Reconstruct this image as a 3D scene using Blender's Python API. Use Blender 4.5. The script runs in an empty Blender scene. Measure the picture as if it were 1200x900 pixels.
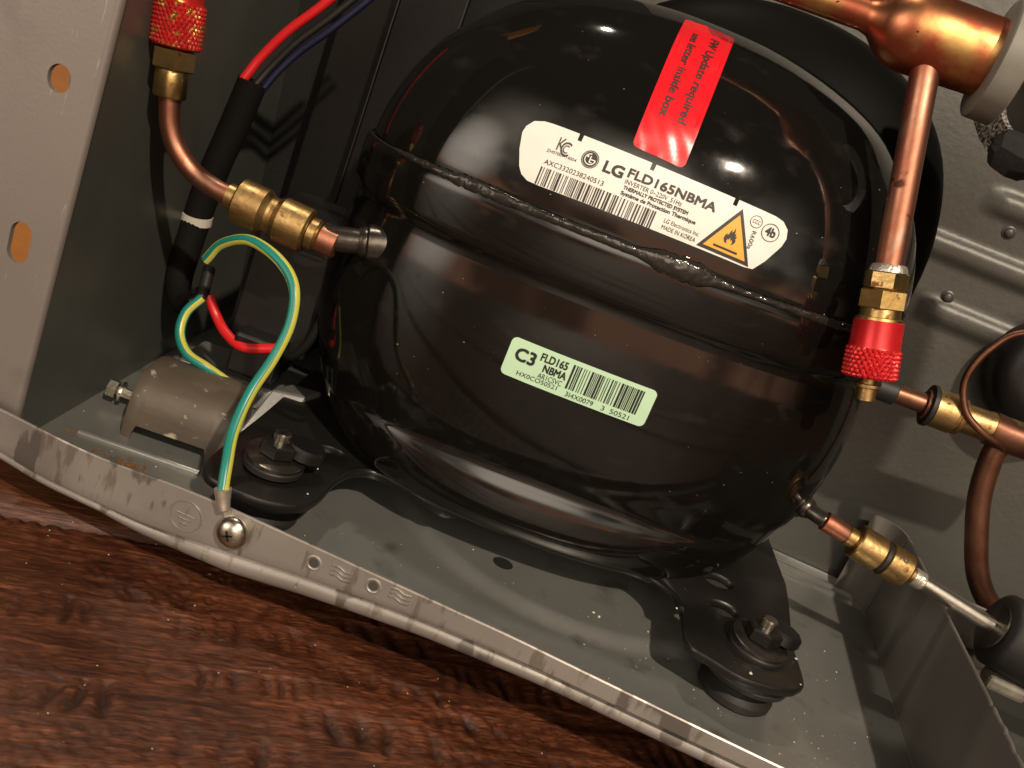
import bpy, bmesh, math, random
from math import sin, cos, pi, radians
from mathutils import Vector, Matrix
from mathutils.bvhtree import BVHTree
import numpy as np

K = 0.001                      # every coordinate below is written in millimetres
SC = bpy.context.scene
COL = SC.collection
random.seed(7)
rng = np.random.default_rng(7)

# ------------------------------------------------------------------ camera
def set_camera(yaw, pitch, roll, fpx, loc):
    y, p, r = map(radians, (yaw, pitch, roll))
    F = Vector((-sin(y)*cos(p), cos(y)*cos(p), -sin(p)))
    R0 = Vector((cos(y), sin(y), 0)); U0 = R0.cross(F)
    R = cos(r)*R0 + sin(r)*U0
    U = -sin(r)*R0 + cos(r)*U0
    cd = bpy.data.cameras.new('camera'); cam = bpy.data.objects.new('camera', cd)
    cd.sensor_width = 36; cd.lens = 36*fpx/1200
    cd.clip_start = 0.005; cd.clip_end = 50
    m = Matrix((R, U, -F)).transposed().to_4x4(); m.translation = Vector(loc)*K
    cam.matrix_world = m
    cd.dof.use_dof = True; cd.dof.focus_distance = 0.27; cd.dof.aperture_fstop = 56.0
    COL.objects.link(cam); SC.camera = cam
set_camera(6.6, 17, 22, 1085, (0, -210, 140))

# ------------------------------------------------------------------ light
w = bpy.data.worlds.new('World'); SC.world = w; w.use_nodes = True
# unseen room as painted glow: wall and furniture bands in front, two added bright spots
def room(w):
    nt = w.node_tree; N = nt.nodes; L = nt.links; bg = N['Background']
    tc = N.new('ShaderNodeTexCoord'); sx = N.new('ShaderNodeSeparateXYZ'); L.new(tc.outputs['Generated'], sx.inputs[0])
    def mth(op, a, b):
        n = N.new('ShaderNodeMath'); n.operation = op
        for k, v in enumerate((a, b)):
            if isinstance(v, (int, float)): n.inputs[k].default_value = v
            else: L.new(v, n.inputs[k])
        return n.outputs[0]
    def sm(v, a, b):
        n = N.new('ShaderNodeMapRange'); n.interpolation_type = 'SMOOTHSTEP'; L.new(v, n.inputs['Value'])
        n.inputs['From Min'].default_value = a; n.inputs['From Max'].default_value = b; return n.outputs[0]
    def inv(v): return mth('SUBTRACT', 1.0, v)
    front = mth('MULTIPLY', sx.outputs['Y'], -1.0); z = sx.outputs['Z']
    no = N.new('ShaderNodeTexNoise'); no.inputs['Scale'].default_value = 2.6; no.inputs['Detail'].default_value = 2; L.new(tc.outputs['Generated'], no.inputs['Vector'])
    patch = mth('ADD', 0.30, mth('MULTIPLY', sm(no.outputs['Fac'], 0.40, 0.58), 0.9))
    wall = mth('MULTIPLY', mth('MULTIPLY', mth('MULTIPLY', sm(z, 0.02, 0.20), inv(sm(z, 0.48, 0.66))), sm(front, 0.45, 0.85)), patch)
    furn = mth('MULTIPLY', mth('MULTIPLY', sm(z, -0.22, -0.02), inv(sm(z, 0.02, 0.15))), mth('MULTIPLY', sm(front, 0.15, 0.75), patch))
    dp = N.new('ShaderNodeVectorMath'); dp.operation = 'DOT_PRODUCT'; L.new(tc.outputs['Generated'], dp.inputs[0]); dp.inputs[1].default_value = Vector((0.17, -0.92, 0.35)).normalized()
    core = mth('POWER', sm(dp.outputs['Value'], 0.955, 1.0), 1.6)  # added soft glow in front to brighten the labels, not a lamp
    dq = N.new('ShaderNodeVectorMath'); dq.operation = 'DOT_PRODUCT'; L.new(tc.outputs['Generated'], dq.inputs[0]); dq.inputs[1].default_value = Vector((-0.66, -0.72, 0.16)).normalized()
    left = mth('POWER', sm(dq.outputs['Value'], 0.95, 1.0), 1.2)  # added unseen glow at front left, for a highlight on the lower shell
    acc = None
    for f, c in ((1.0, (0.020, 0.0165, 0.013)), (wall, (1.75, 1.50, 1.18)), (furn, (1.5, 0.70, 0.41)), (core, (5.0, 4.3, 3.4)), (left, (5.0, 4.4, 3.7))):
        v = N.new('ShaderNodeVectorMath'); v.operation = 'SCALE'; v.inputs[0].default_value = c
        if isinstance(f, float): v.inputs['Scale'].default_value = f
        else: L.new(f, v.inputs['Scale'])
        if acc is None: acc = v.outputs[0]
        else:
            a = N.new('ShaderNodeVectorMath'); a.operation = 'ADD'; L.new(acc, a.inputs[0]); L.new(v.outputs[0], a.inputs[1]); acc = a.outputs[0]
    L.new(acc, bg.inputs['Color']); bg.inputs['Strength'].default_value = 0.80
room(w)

def area(name, loc, target, sx, sy, power, col):
    ld = bpy.data.lights.new(name, 'AREA'); ld.shape = 'RECTANGLE'; ld.size = sx; ld.size_y = sy
    ld.energy = power; ld.color = col
    o = bpy.data.objects.new(name, ld); o.location = loc
    o.rotation_euler = (Vector(target)-Vector(loc)).to_track_quat('-Z', 'Y').to_euler()
    COL.objects.link(o); return o
area('right_ceiling_lamp', (0.50, -0.93, 1.06), (0, 0.0, 0.02), 0.035, 0.035, 20, (1.0, 0.84, 0.66))
area('rear_ceiling_lamp', (-0.44, 0.17, 1.45), (0, 0.05, 0.05), 0.06, 0.04, 5.0, (1.0, 0.86, 0.68))

SC.view_settings.view_transform = 'Standard'; SC.view_settings.look = 'None'
SC.view_settings.exposure = 0.0; SC.view_settings.gamma = 1.0
SC.view_settings.use_curve_mapping = False
SC.cycles.max_bounces = 8; SC.cycles.use_denoising = True

# ------------------------------------------------------------------ materials
def mat(name, col, rough=0.5, metal=0.0, var=None, vscale=40, vamt=0.5, bump=0.0, bscale=200,
        rvar=0.0, stretch=(1, 1, 1), coat=0.0, spec=0.5, detail=6):
    """Principled material; var = second colour mixed in by noise, all in object space."""
    m = bpy.data.materials.new(name); m.use_nodes = True
    nt = m.node_tree; N = nt.nodes; L = nt.links; b = N['Principled BSDF']
    b.inputs['Base Color'].default_value = (*col, 1); b.inputs['Roughness'].default_value = rough
    b.inputs['Metallic'].default_value = metal; b.inputs['Coat Weight'].default_value = coat
    b.inputs['Specular IOR Level'].default_value = spec
    tc = N.new('ShaderNodeTexCoord'); mp = N.new('ShaderNodeMapping'); L.new(tc.outputs['Object'], mp.inputs[0])
    mp.inputs['Scale'].default_value = stretch
    if var or rvar:
        n = N.new('ShaderNodeTexNoise'); n.inputs['Scale'].default_value = vscale; n.inputs['Detail'].default_value = detail
        n.inputs['Roughness'].default_value = 0.62; L.new(mp.outputs[0], n.inputs['Vector'])
        r = N.new('ShaderNodeValToRGB'); r.color_ramp.elements[0].position = 0.5-0.28*vamt; r.color_ramp.elements[1].position = 0.5+0.28*vamt
        L.new(n.outputs['Fac'], r.inputs[0])
        if var:
            mx = N.new('ShaderNodeMix'); mx.data_type = 'RGBA'
            mx.inputs['A'].default_value = (*col, 1); mx.inputs['B'].default_value = (*var, 1)
            L.new(r.outputs[0], mx.inputs['Factor']); L.new(mx.outputs['Result'], b.inputs['Base Color'])
        if rvar:
            mr = N.new('ShaderNodeMapRange'); mr.inputs['To Min'].default_value = rough; mr.inputs['To Max'].default_value = rough+rvar
            L.new(r.outputs[0], mr.inputs['Value']); L.new(mr.outputs[0], b.inputs['Roughness'])
    if bump:
        n2 = N.new('ShaderNodeTexNoise'); n2.inputs['Scale'].default_value = bscale; n2.inputs['Detail'].default_value = 4
        L.new(mp.outputs[0], n2.inputs['Vector'])
        bp = N.new('ShaderNodeBump'); bp.inputs['Strength'].default_value = bump; bp.inputs['Distance'].default_value = 0.001
        L.new(n2.outputs['Fac'], bp.inputs['Height']); L.new(bp.outputs[0], b.inputs['Normal'])
    return m

def add_mask(m, col, scale, lo, hi, stretch=(1, 1, 1), rough=None, metal=None, voronoi=False, W=0.0):
    """Lay a second, sharply bounded colour (dirt, scratches, worn paint) over a material."""
    nt = m.node_tree; N = nt.nodes; L = nt.links; b = N['Principled BSDF']
    tc = N.new('ShaderNodeTexCoord'); mp = N.new('ShaderNodeMapping'); mp.inputs['Scale'].default_value = stretch
    mp.inputs['Location'].default_value = (W, W*1.7, W*0.3)
    L.new(tc.outputs['Object'], mp.inputs[0])
    if voronoi:
        n = N.new('ShaderNodeTexVoronoi'); n.inputs['Scale'].default_value = scale; out = n.outputs['Distance']
    else:
        n = N.new('ShaderNodeTexNoise'); n.inputs['Scale'].default_value = scale; n.inputs['Detail'].default_value = 5; out = n.outputs['Fac']
    L.new(mp.outputs[0], n.inputs['Vector'])
    mr = N.new('ShaderNodeMapRange'); mr.inputs['From Min'].default_value = lo; mr.inputs['From Max'].default_value = hi
    L.new(out, mr.inputs['Value'])
    def over(sock, val, rgb):
        mx = N.new('ShaderNodeMix'); mx.data_type = 'RGBA' if rgb else 'FLOAT'
        A = mx.inputs[6] if rgb else mx.inputs[2]; B = mx.inputs[7] if rgb else mx.inputs[3]; O = mx.outputs[2] if rgb else mx.outputs[0]
        if sock.is_linked:
            L.new(sock.links[0].from_socket, A)
        else:
            A.default_value = sock.default_value
        B.default_value = (*val, 1) if rgb else val
        L.new(mr.outputs[0], mx.inputs[0]); L.new(O, sock)
    over(b.inputs['Base Color'], col, True)
    if rough is not None: over(b.inputs['Roughness'], rough, False)
    if metal is not None: over(b.inputs['Metallic'], metal, False)
    return m

M = {}
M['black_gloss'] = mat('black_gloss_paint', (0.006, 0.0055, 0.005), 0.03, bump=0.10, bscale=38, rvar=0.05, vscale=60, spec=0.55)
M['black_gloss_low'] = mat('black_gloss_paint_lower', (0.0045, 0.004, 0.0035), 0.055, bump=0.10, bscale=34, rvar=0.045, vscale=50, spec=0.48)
for q in ('black_gloss', 'black_gloss_low'):
    add_mask(M[q], (0.05, 0.046, 0.04), 1500, 0.735, 0.775, rough=0.6); add_mask(M[q], (0.012, 0.011, 0.01), 70, 0.60, 0.75, rough=0.22, stretch=(1, 1, 2))
M['black_satin'] = mat('black_satin_paint', (0.010, 0.009, 0.008), 0.34, bump=0.08, bscale=300)
add_mask(M['black_satin'], (0.10, 0.09, 0.075), 900, 0.70, 0.76)
M['black_matt'] = mat('black_matt_paint', (0.004, 0.004, 0.0036), 0.5, spec=0.04, bump=0.02, bscale=250)
M['black_plastic'] = mat('black_plastic', (0.007, 0.0063, 0.0065), 0.38, bump=0.06, bscale=300)
M['rubber'] = mat('black_rubber', (0.014, 0.013, 0.012), 0.55, bump=0.1, bscale=400)
M['lining'] = mat('black_felt_lining', (0.004, 0.0038, 0.0034), 0.85, bump=0.25, bscale=500)
M['weld'] = mat('weld_bead', (0.045, 0.042, 0.037), 0.09, 0.55, bump=0.45, bscale=380)
M['tray'] = mat('galvanised_floor', (0.27, 0.272, 0.258), 0.30, 0.6, var=(0.34, 0.342, 0.322), vscale=28, vamt=1.1, bump=0.05, bscale=500, rvar=0.10)
add_mask(M['tray'], (0.15, 0.15, 0.135), 60, 0.60, 0.75)
add_mask(M['tray'], (0.42, 0.40, 0.34), 1100, 0.72, 0.77)
M['lip'] = mat('galvanised_lip', (0.31, 0.285, 0.263), 0.36, 0.55, var=(0.36, 0.332, 0.308), vscale=35, bump=0.04, bscale=700, rvar=0.08)
add_mask(M['lip'], (0.165, 0.148, 0.132), 75, 0.585, 0.61, stretch=(1.0, 1, 0.38))
add_mask(M['lip'], (0.23, 0.20, 0.17), 260, 0.60, 0.66, stretch=(1.0, 1, 0.22), W=3)
add_mask(M['lip'], (0.55, 0.52, 0.46), 500, 0.73, 0.76, stretch=(1, 1, 0.5), W=5)
M['flange'] = mat('galvanised_flange', (0.215, 0.19, 0.173), 0.40, 0.35, var=(0.235, 0.208, 0.19), vscale=14, bump=0.05, bscale=900, rvar=0.08)
add_mask(M['flange'], (0.32, 0.29, 0.27), 420, 0.70, 0.73, stretch=(1.6, 1, 0.25), W=2); add_mask(M['flange'], (0.145, 0.127, 0.115), 24, 0.56, 0.70, W=6)
M['wall'] = mat('galvanised_wall', (0.092, 0.090, 0.081), 0.42, 0.3, var=(0.065, 0.064, 0.057), vscale=18, vamt=1.2, bump=0.12, bscale=450)
M['wall_dark'] = mat('dark_painted_wall', (0.17, 0.175, 0.155), 0.42, 0.6, var=(0.13, 0.135, 0.12), vscale=15, bump=0.05, bscale=400)
M['partition'] = mat('partition_metal', (0.22, 0.20, 0.182), 0.42, 0.45, var=(0.18, 0.165, 0.15), vscale=25, bump=0.03, bscale=700)
M['brass'] = mat('brass', (0.60, 0.46, 0.21), 0.26, 1.0, var=(0.50, 0.31, 0.10), vscale=160, vamt=0.8, bump=0.12, bscale=420, rvar=0.16)
add_mask(M['brass'], (0.20, 0.10, 0.035), 330, 0.62, 0.70, rough=0.5)
M['brass_old'] = mat('tarnished_brass', (0.46, 0.325, 0.145), 0.32, 1.0, var=(0.34, 0.205, 0.08), vscale=210, vamt=0.7, bump=0.13, bscale=520, rvar=0.2)
add_mask(M['brass_old'], (0.12, 0.055, 0.02), 300, 0.60, 0.70, rough=0.6)
M['copper'] = mat('copper', (0.52, 0.265, 0.18), 0.36, 1.0, var=(0.36, 0.125, 0.075), vscale=110, vamt=0.6, bump=0.06, bscale=300, rvar=0.15, stretch=(1, 1, 0.6))
add_mask(M['copper'], (0.14, 0.06, 0.035), 240, 0.63, 0.70, rough=0.6); add_mask(M['copper'], (0.42, 0.30, 0.22), 130, 0.60, 0.70, rough=0.5, stretch=(1, 1, 0.3), W=3)
M['copper_heat'] = mat('heat_tinted_copper', (0.52, 0.215, 0.11), 0.32, 1.0, var=(0.42, 0.085, 0.045), vscale=48, vamt=0.5, bump=0.05, bscale=250, rvar=0.12)
add_mask(M['copper_heat'], (0.60, 0.40, 0.14), 52, 0.54, 0.66, W=2)
add_mask(M['copper_heat'], (0.07, 0.03, 0.015), 320, 0.68, 0.72, rough=0.6)
M['copper_dull'] = mat('dull_copper', (0.21, 0.10, 0.062), 0.40, 0.85, var=(0.13, 0.055, 0.033), vscale=90, bump=0.05, bscale=300)
M['steel'] = mat('dark_steel', (0.13, 0.115, 0.10), 0.28, 0.85, var=(0.07, 0.06, 0.052), vscale=140, bump=0.1, bscale=350)
M['zinc'] = mat('zinc_plating', (0.62, 0.58, 0.49), 0.26, 1.0, var=(0.46, 0.43, 0.36), vscale=250, bump=0.06, bscale=600)
M['tin'] = mat('tinned_copper', (0.74, 0.69, 0.60), 0.42, 0.85, var=(0.60, 0.52, 0.42), vscale=300, bump=0.15, bscale=500)
M['alu'] = mat('aluminium', (0.68, 0.66, 0.60), 0.30, 1.0, bump=0.05, bscale=400, var=(0.56, 0.53, 0.47), vscale=150)
M['solder'] = mat('solder', (0.60, 0.57, 0.50), 0.36, 0.8, bump=0.4, bscale=700)
M['red_cap'] = mat('red_anodised', (0.62, 0.018, 0.022), 0.30, 0.35, var=(0.48, 0.012, 0.016), vscale=120, bump=0.03, bscale=500)
M['red_cap_worn'] = mat('worn_red_anodised', (0.55, 0.020, 0.018), 0.30, 0.25, var=(0.42, 0.015, 0.014), vscale=120)
add_mask(M['red_cap_worn'], (0.75, 0.42, 0.12), 420, 0.56, 0.64, metal=1.0)
M['green_wire'] = mat('green_wire_sheath', (0.012, 0.20, 0.165), 0.33, bump=0.02)
M['yellow_wire'] = mat('yellow_stripe', (0.52, 0.50, 0.075), 0.35)
M['red_wire'] = mat('red_wire_sheath', (0.62, 0.014, 0.018), 0.33)
M['blue_wire'] = mat('navy_wire_sheath', (0.010, 0.012, 0.040), 0.4)
M['black_wire'] = mat('black_wire_sheath', (0.014, 0.012, 0.011), 0.45)
M['sleeve'] = mat('brown_black_sleeve', (0.006, 0.0052, 0.0046), 0.8, bump=0.1, bscale=300, spec=0.12)
M['white_plastic'] = mat('white_plastic', (0.58, 0.55, 0.46), 0.4)
M['tape'] = mat('white_foam_tape', (0.22, 0.213, 0.185), 0.55, var=(0.16, 0.153, 0.13), vscale=60)
M['dirty_plastic'] = mat('dirty_white_plastic', (0.24, 0.225, 0.18), 0.5, var=(0.07, 0.062, 0.05), vscale=160, vamt=0.8)
M['foam'] = mat('grey_foam', (0.06, 0.053, 0.046), 0.7, bump=0.3, bscale=300)
M['foam_cut'] = mat('cut_foam', (0.34, 0.31, 0.275), 0.35, var=(0.03, 0.027, 0.024), vscale=1100, vamt=0.35, bump=1.0, bscale=1100)
M['clamp'] = mat('grey_brown_clamp', (0.120, 0.095, 0.072), 0.5, 0.1, var=(0.070, 0.055, 0.042), vscale=75, vamt=0.9, bump=0.25, bscale=300, stretch=(0.35, 1, 1))
add_mask(M['clamp'], (0.42, 0.36, 0.26), 170, 0.63, 0.70)
add_mask(M['clamp'], (0.30, 0.26, 0.20), 700, 0.68, 0.74, stretch=(0.4, 1, 1), W=4)
M['label_white'] = mat('white_label', (0.80, 0.80, 0.76), 0.38, var=(0.75, 0.745, 0.69), vscale=50)
M['label_green'] = mat('green_label', (0.50, 0.73, 0.51), 0.42)
M['label_red'] = mat('red_label', (0.66, 0.012, 0.020), 0.22, bump=0.03, bscale=120)
M['label_orange'] = mat('orange_print', (0.86, 0.40, 0.035), 0.42)
M['ink'] = mat('black_ink', (0.016, 0.014, 0.013), 0.5)
M['ink_grey'] = mat('grey_ink', (0.05, 0.045, 0.04), 0.5)
M['dust'] = mat('pale_crumb', (0.62, 0.56, 0.44), 0.8)
M['rust'] = mat('rusty_crumb', (0.20, 0.085, 0.025), 0.8)
M['board'] = mat('orange_wood', (0.62, 0.25, 0.050), 0.5, var=(0.50, 0.18, 0.034), vscale=14, stretch=(0.2, 1, 3))

def wood_mat():
    m = bpy.data.materials.new('dark_stained_wood'); m.use_nodes = True
    nt = m.node_tree; N = nt.nodes; L = nt.links; b = N['Principled BSDF']
    tc = N.new('ShaderNodeTexCoord')
    mp = N.new('ShaderNodeMapping'); mp.inputs['Scale'].default_value = (0.11, 1.0, 1.0); L.new(tc.outputs['Object'], mp.inputs[0])
    n1 = N.new('ShaderNodeTexNoise'); n1.inputs['Scale'].default_value = 620; n1.inputs['Detail'].default_value = 9; n1.inputs['Roughness'].default_value = 0.75; n1.inputs['Distortion'].default_value = 0.25
    L.new(mp.outputs[0], n1.inputs['Vector'])
    r = N.new('ShaderNodeValToRGB'); e = r.color_ramp.elements
    e[0].position = 0.30; e[0].color = (0.046, 0.017, 0.009, 1); e[1].position = 0.75; e[1].color = (0.34, 0.140, 0.068, 1)
    c = e.new(0.52); c.color = (0.130, 0.047, 0.023, 1)
    L.new(n1.outputs['Fac'], r.inputs[0])
    mp2 = N.new('ShaderNodeMapping'); mp2.inputs['Scale'].default_value = (0.45, 1.0, 1.0); L.new(tc.outputs['Object'], mp2.inputs[0])
    n2 = N.new('ShaderNodeTexNoise'); n2.inputs['Scale'].default_value = 42; n2.inputs['Detail'].default_value = 5; L.new(mp2.outputs[0], n2.inputs['Vector'])
    r2 = N.new('ShaderNodeValToRGB'); r2.color_ramp.elements[0].position = 0.36; r2.color_ramp.elements[0].color = (0.55, 0.48, 0.46, 1); r2.color_ramp.elements[1].position = 0.62; r2.color_ramp.elements[1].color = (1.1, 1.0, 1.0, 1)
    L.new(n2.outputs['Fac'], r2.inputs[0])
    mx = N.new('ShaderNodeMix'); mx.data_type = 'RGBA'; mx.blend_type = 'MULTIPLY'; mx.inputs[0].default_value = 1
    L.new(r.outputs[0], mx.inputs[6]); L.new(r2.outputs[0], mx.inputs[7])
    mp3 = N.new('ShaderNodeMapping'); mp3.inputs['Scale'].default_value = (0.16, 1.0, 1.0); L.new(tc.outputs['Object'], mp3.inputs[0])
    n3 = N.new('ShaderNodeTexNoise'); n3.inputs['Scale'].default_value = 1500; n3.inputs['Detail'].default_value = 4; L.new(mp3.outputs[0], n3.inputs['Vector'])
    r3 = N.new('ShaderNodeValToRGB'); r3.color_ramp.elements[0].position = 0.40; r3.color_ramp.elements[0].color = (0.42, 0.38, 0.36, 1); r3.color_ramp.elements[1].position = 0.62; r3.color_ramp.elements[1].color = (1.25, 1.2, 1.1, 1)
    L.new(n3.outputs['Fac'], r3.inputs[0])
    mx3 = N.new('ShaderNodeMix'); mx3.data_type = 'RGBA'; mx3.blend_type = 'MULTIPLY'; mx3.inputs[0].default_value = 0.8; L.new(mx.outputs[2], mx3.inputs[6]); L.new(r3.outputs[0], mx3.inputs[7]); mx = mx3
    at = N.new('ShaderNodeAttribute'); at.attribute_name = 'dark_tone'          # darker in the scraped hollows and in random blotches
    mx2 = N.new('ShaderNodeMix'); mx2.data_type = 'RGBA'; mx2.inputs[7].default_value = (0.020, 0.0075, 0.005, 1)
    L.new(mx.outputs[2], mx2.inputs[6]); L.new(at.outputs['Fac'], mx2.inputs[0])
    L.new(mx2.outputs[2], b.inputs['Base Color'])
    b.inputs['Roughness'].default_value = 0.33
    bp = N.new('ShaderNodeBump'); bp.inputs['Strength'].default_value = 0.55; bp.inputs['Distance'].default_value = 0.0008
    L.new(n1.outputs['Fac'], bp.inputs['Height']); L.new(bp.outputs[0], b.inputs['Normal'])
    return m
M['wood'] = wood_mat()

# ------------------------------------------------------------------ mesh helpers
class MB:
    def __init__(s): s.v = []; s.f = []
    def add(s, vs, fs):
        o = len(s.v); s.v += [tuple(v) for v in vs]; s.f += [tuple(i+o for i in f) for f in fs]; return s
    def box(s, lo, hi, fn=None):
        x0, y0, z0 = lo; x1, y1, z1 = hi
        vs = [(x0,y0,z0),(x1,y0,z0),(x1,y1,z0),(x0,y1,z0),(x0,y0,z1),(x1,y0,z1),(x1,y1,z1),(x0,y1,z1)]
        if fn: vs = [fn(v) for v in vs]
        return s.add(vs, [(0,3,2,1),(4,5,6,7),(0,1,5,4),(1,2,6,5),(2,3,7,6),(3,0,4,7)])
    def hexa(s, a, b):
        """two quads (4 points each, same winding) joined into a solid"""
        return s.add(list(a)+list(b), [(3,2,1,0),(4,5,6,7),(0,1,5,4),(1,2,6,5),(2,3,7,6),(3,0,4,7)])
    def rings(s, rs, cap=True, close=True):
        n = len(rs[0]); vs = [p for r in rs for p in r]; fs = []
        for i in range(len(rs)-1):
            for j in range(n if close else n-1):
                k = (j+1) % n
                fs.append((i*n+j, i*n+k, (i+1)*n+k, (i+1)*n+j))
        if cap:
            fs.append(tuple(reversed(range(n)))); fs.append(tuple(range((len(rs)-1)*n, len(rs)*n)))
        return s.add(vs, fs)
    def tube(s, pts, r, seg=14, smooth=8, cap=True, flat=None):
        P = spline(pts, smooth) if smooth else [Vector(p) for p in pts]
        fr = frames(P); rs = []
        for i, (p, (u, v)) in enumerate(zip(P, fr)):
            rad = r(i/(len(P)-1)) if callable(r) else r
            rs.append([p + rad*(cos(2*pi*j/seg)*u + sin(2*pi*j/seg)*v) for j in range(seg)])
        return s.rings(rs, cap)
    def lathe(s, p0, d, prof, seg=32, mod=None, rot=0.0):
        p0 = Vector(p0); d = Vector(d).normalized(); u = d.orthogonal().normalized(); v = d.cross(u); rs = []
        for i, (t, r) in enumerate(prof):
            rs.append([p0 + d*t + (r + (mod(t, a) if mod else 0))*(cos(a+rot)*u + sin(a+rot)*v) for a in [2*pi*j/seg for j in range(seg)]])
        return s.rings(rs)
    def prism(s, poly, fn, t0, t1):
        """poly = 2-D outline, fn(u, v, t) -> point"""
        n = len(poly)
        return s.rings([[fn(u, v, t0) for u, v in poly], [fn(u, v, t1) for u, v in poly]])

def spline(pts, n):
    P = [Vector(p) for p in pts]
    if len(P) < 3: return [P[0].lerp(P[-1], i/n) for i in range(n+1)]
    E = [P[0]*2-P[1]] + P + [P[-1]*2-P[-2]]; out = []
    for i in range(1, len(E)-2):
        a, b, c, d = E[i-1:i+3]
        for k in range(n):
            t = k/n
            out.append(0.5*((2*b) + (c-a)*t + (2*a-5*b+4*c-d)*t*t + (3*b-a-3*c+d)*t**3))
    out.append(P[-1]); return out
def frames(P):
    T = [(P[min(i+1, len(P)-1)]-P[max(i-1, 0)]).normalized() for i in range(len(P))]
    u = T[0].orthogonal().normalized(); out = []
    for t in T:
        u = (u - t*u.dot(t)).normalized(); out.append((u, t.cross(u)))
    return out

def obj(name, mb, m, parent=None, smooth=40, bevel=0.0, label=None, cat=None, group=None, kind=None, origin=None):
    o0 = Vector(parent['base']) if parent is not None else Vector(origin or (0, 0, 0))
    me = bpy.data.meshes.new(name)
    me.from_pydata([((Vector(v)-o0)*K) for v in mb.v], [], mb.f)
    bm = bmesh.new(); bm.from_mesh(me); bmesh.ops.recalc_face_normals(bm, faces=bm.faces)
    if bevel:
        es = [e for e in bm.edges if len(e.link_faces) == 2 and e.calc_face_angle(0) > radians(35)]
        bmesh.ops.bevel(bm, geom=es, offset=bevel*K, segments=2, affect='EDGES', profile=0.5)
    bm.to_mesh(me); bm.free()
    for p in me.polygons: p.use_smooth = smooth > 0
    if smooth > 0: me.set_sharp_from_angle(angle=radians(smooth))
    me.materials.append(m)
    o = bpy.data.objects.new(name, me); COL.objects.link(o)
    if parent is not None:
        o.parent = parent; o['base'] = list(o0)
    else:
        o.location = o0*K; o['base'] = list(o0)
    tag(o, label, cat, group, kind); return o
def tag(o, label=None, cat=None, group=None, kind=None):
    for k, v in (('label', label), ('category', cat), ('group', group), ('kind', kind)):
        if v: o[k] = v
def thing(name, base, label, cat, group=None):
    o = bpy.data.objects.new(name, None); o.empty_display_size = 0.01; COL.objects.link(o)
    o.location = Vector(base)*K; o['base'] = list(base); tag(o, label, cat, group); return o

def V(*a): return Vector(a)
def lerp_tab(tab, x):
    xs = [t[0] for t in tab]; ys = [t[1] for t in tab]
    return float(np.interp(x, xs, ys))
def smooth_tab(tab, x, w=5):
    return sum(lerp_tab(tab, x+d*w/2) for d in (-2, -1, 0, 1, 2))/5
HEX = 6

def noise2(x, y, s, seed):
    """cheap smooth value noise on numpy arrays"""
    r = np.random.default_rng(seed); T = r.random((256, 256))
    X = x/s; Y = y/s; xi = np.floor(X).astype(int); yi = np.floor(Y).astype(int)
    fx = X-xi; fy = Y-yi; fx = fx*fx*(3-2*fx); fy = fy*fy*(3-2*fy)
    g = lambda a, b: T[a % 256, b % 256]
    return (g(xi, yi)*(1-fx)+g(xi+1, yi)*fx)*(1-fy) + (g(xi, yi+1)*(1-fx)+g(xi+1, yi+1)*fx)*fy

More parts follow.
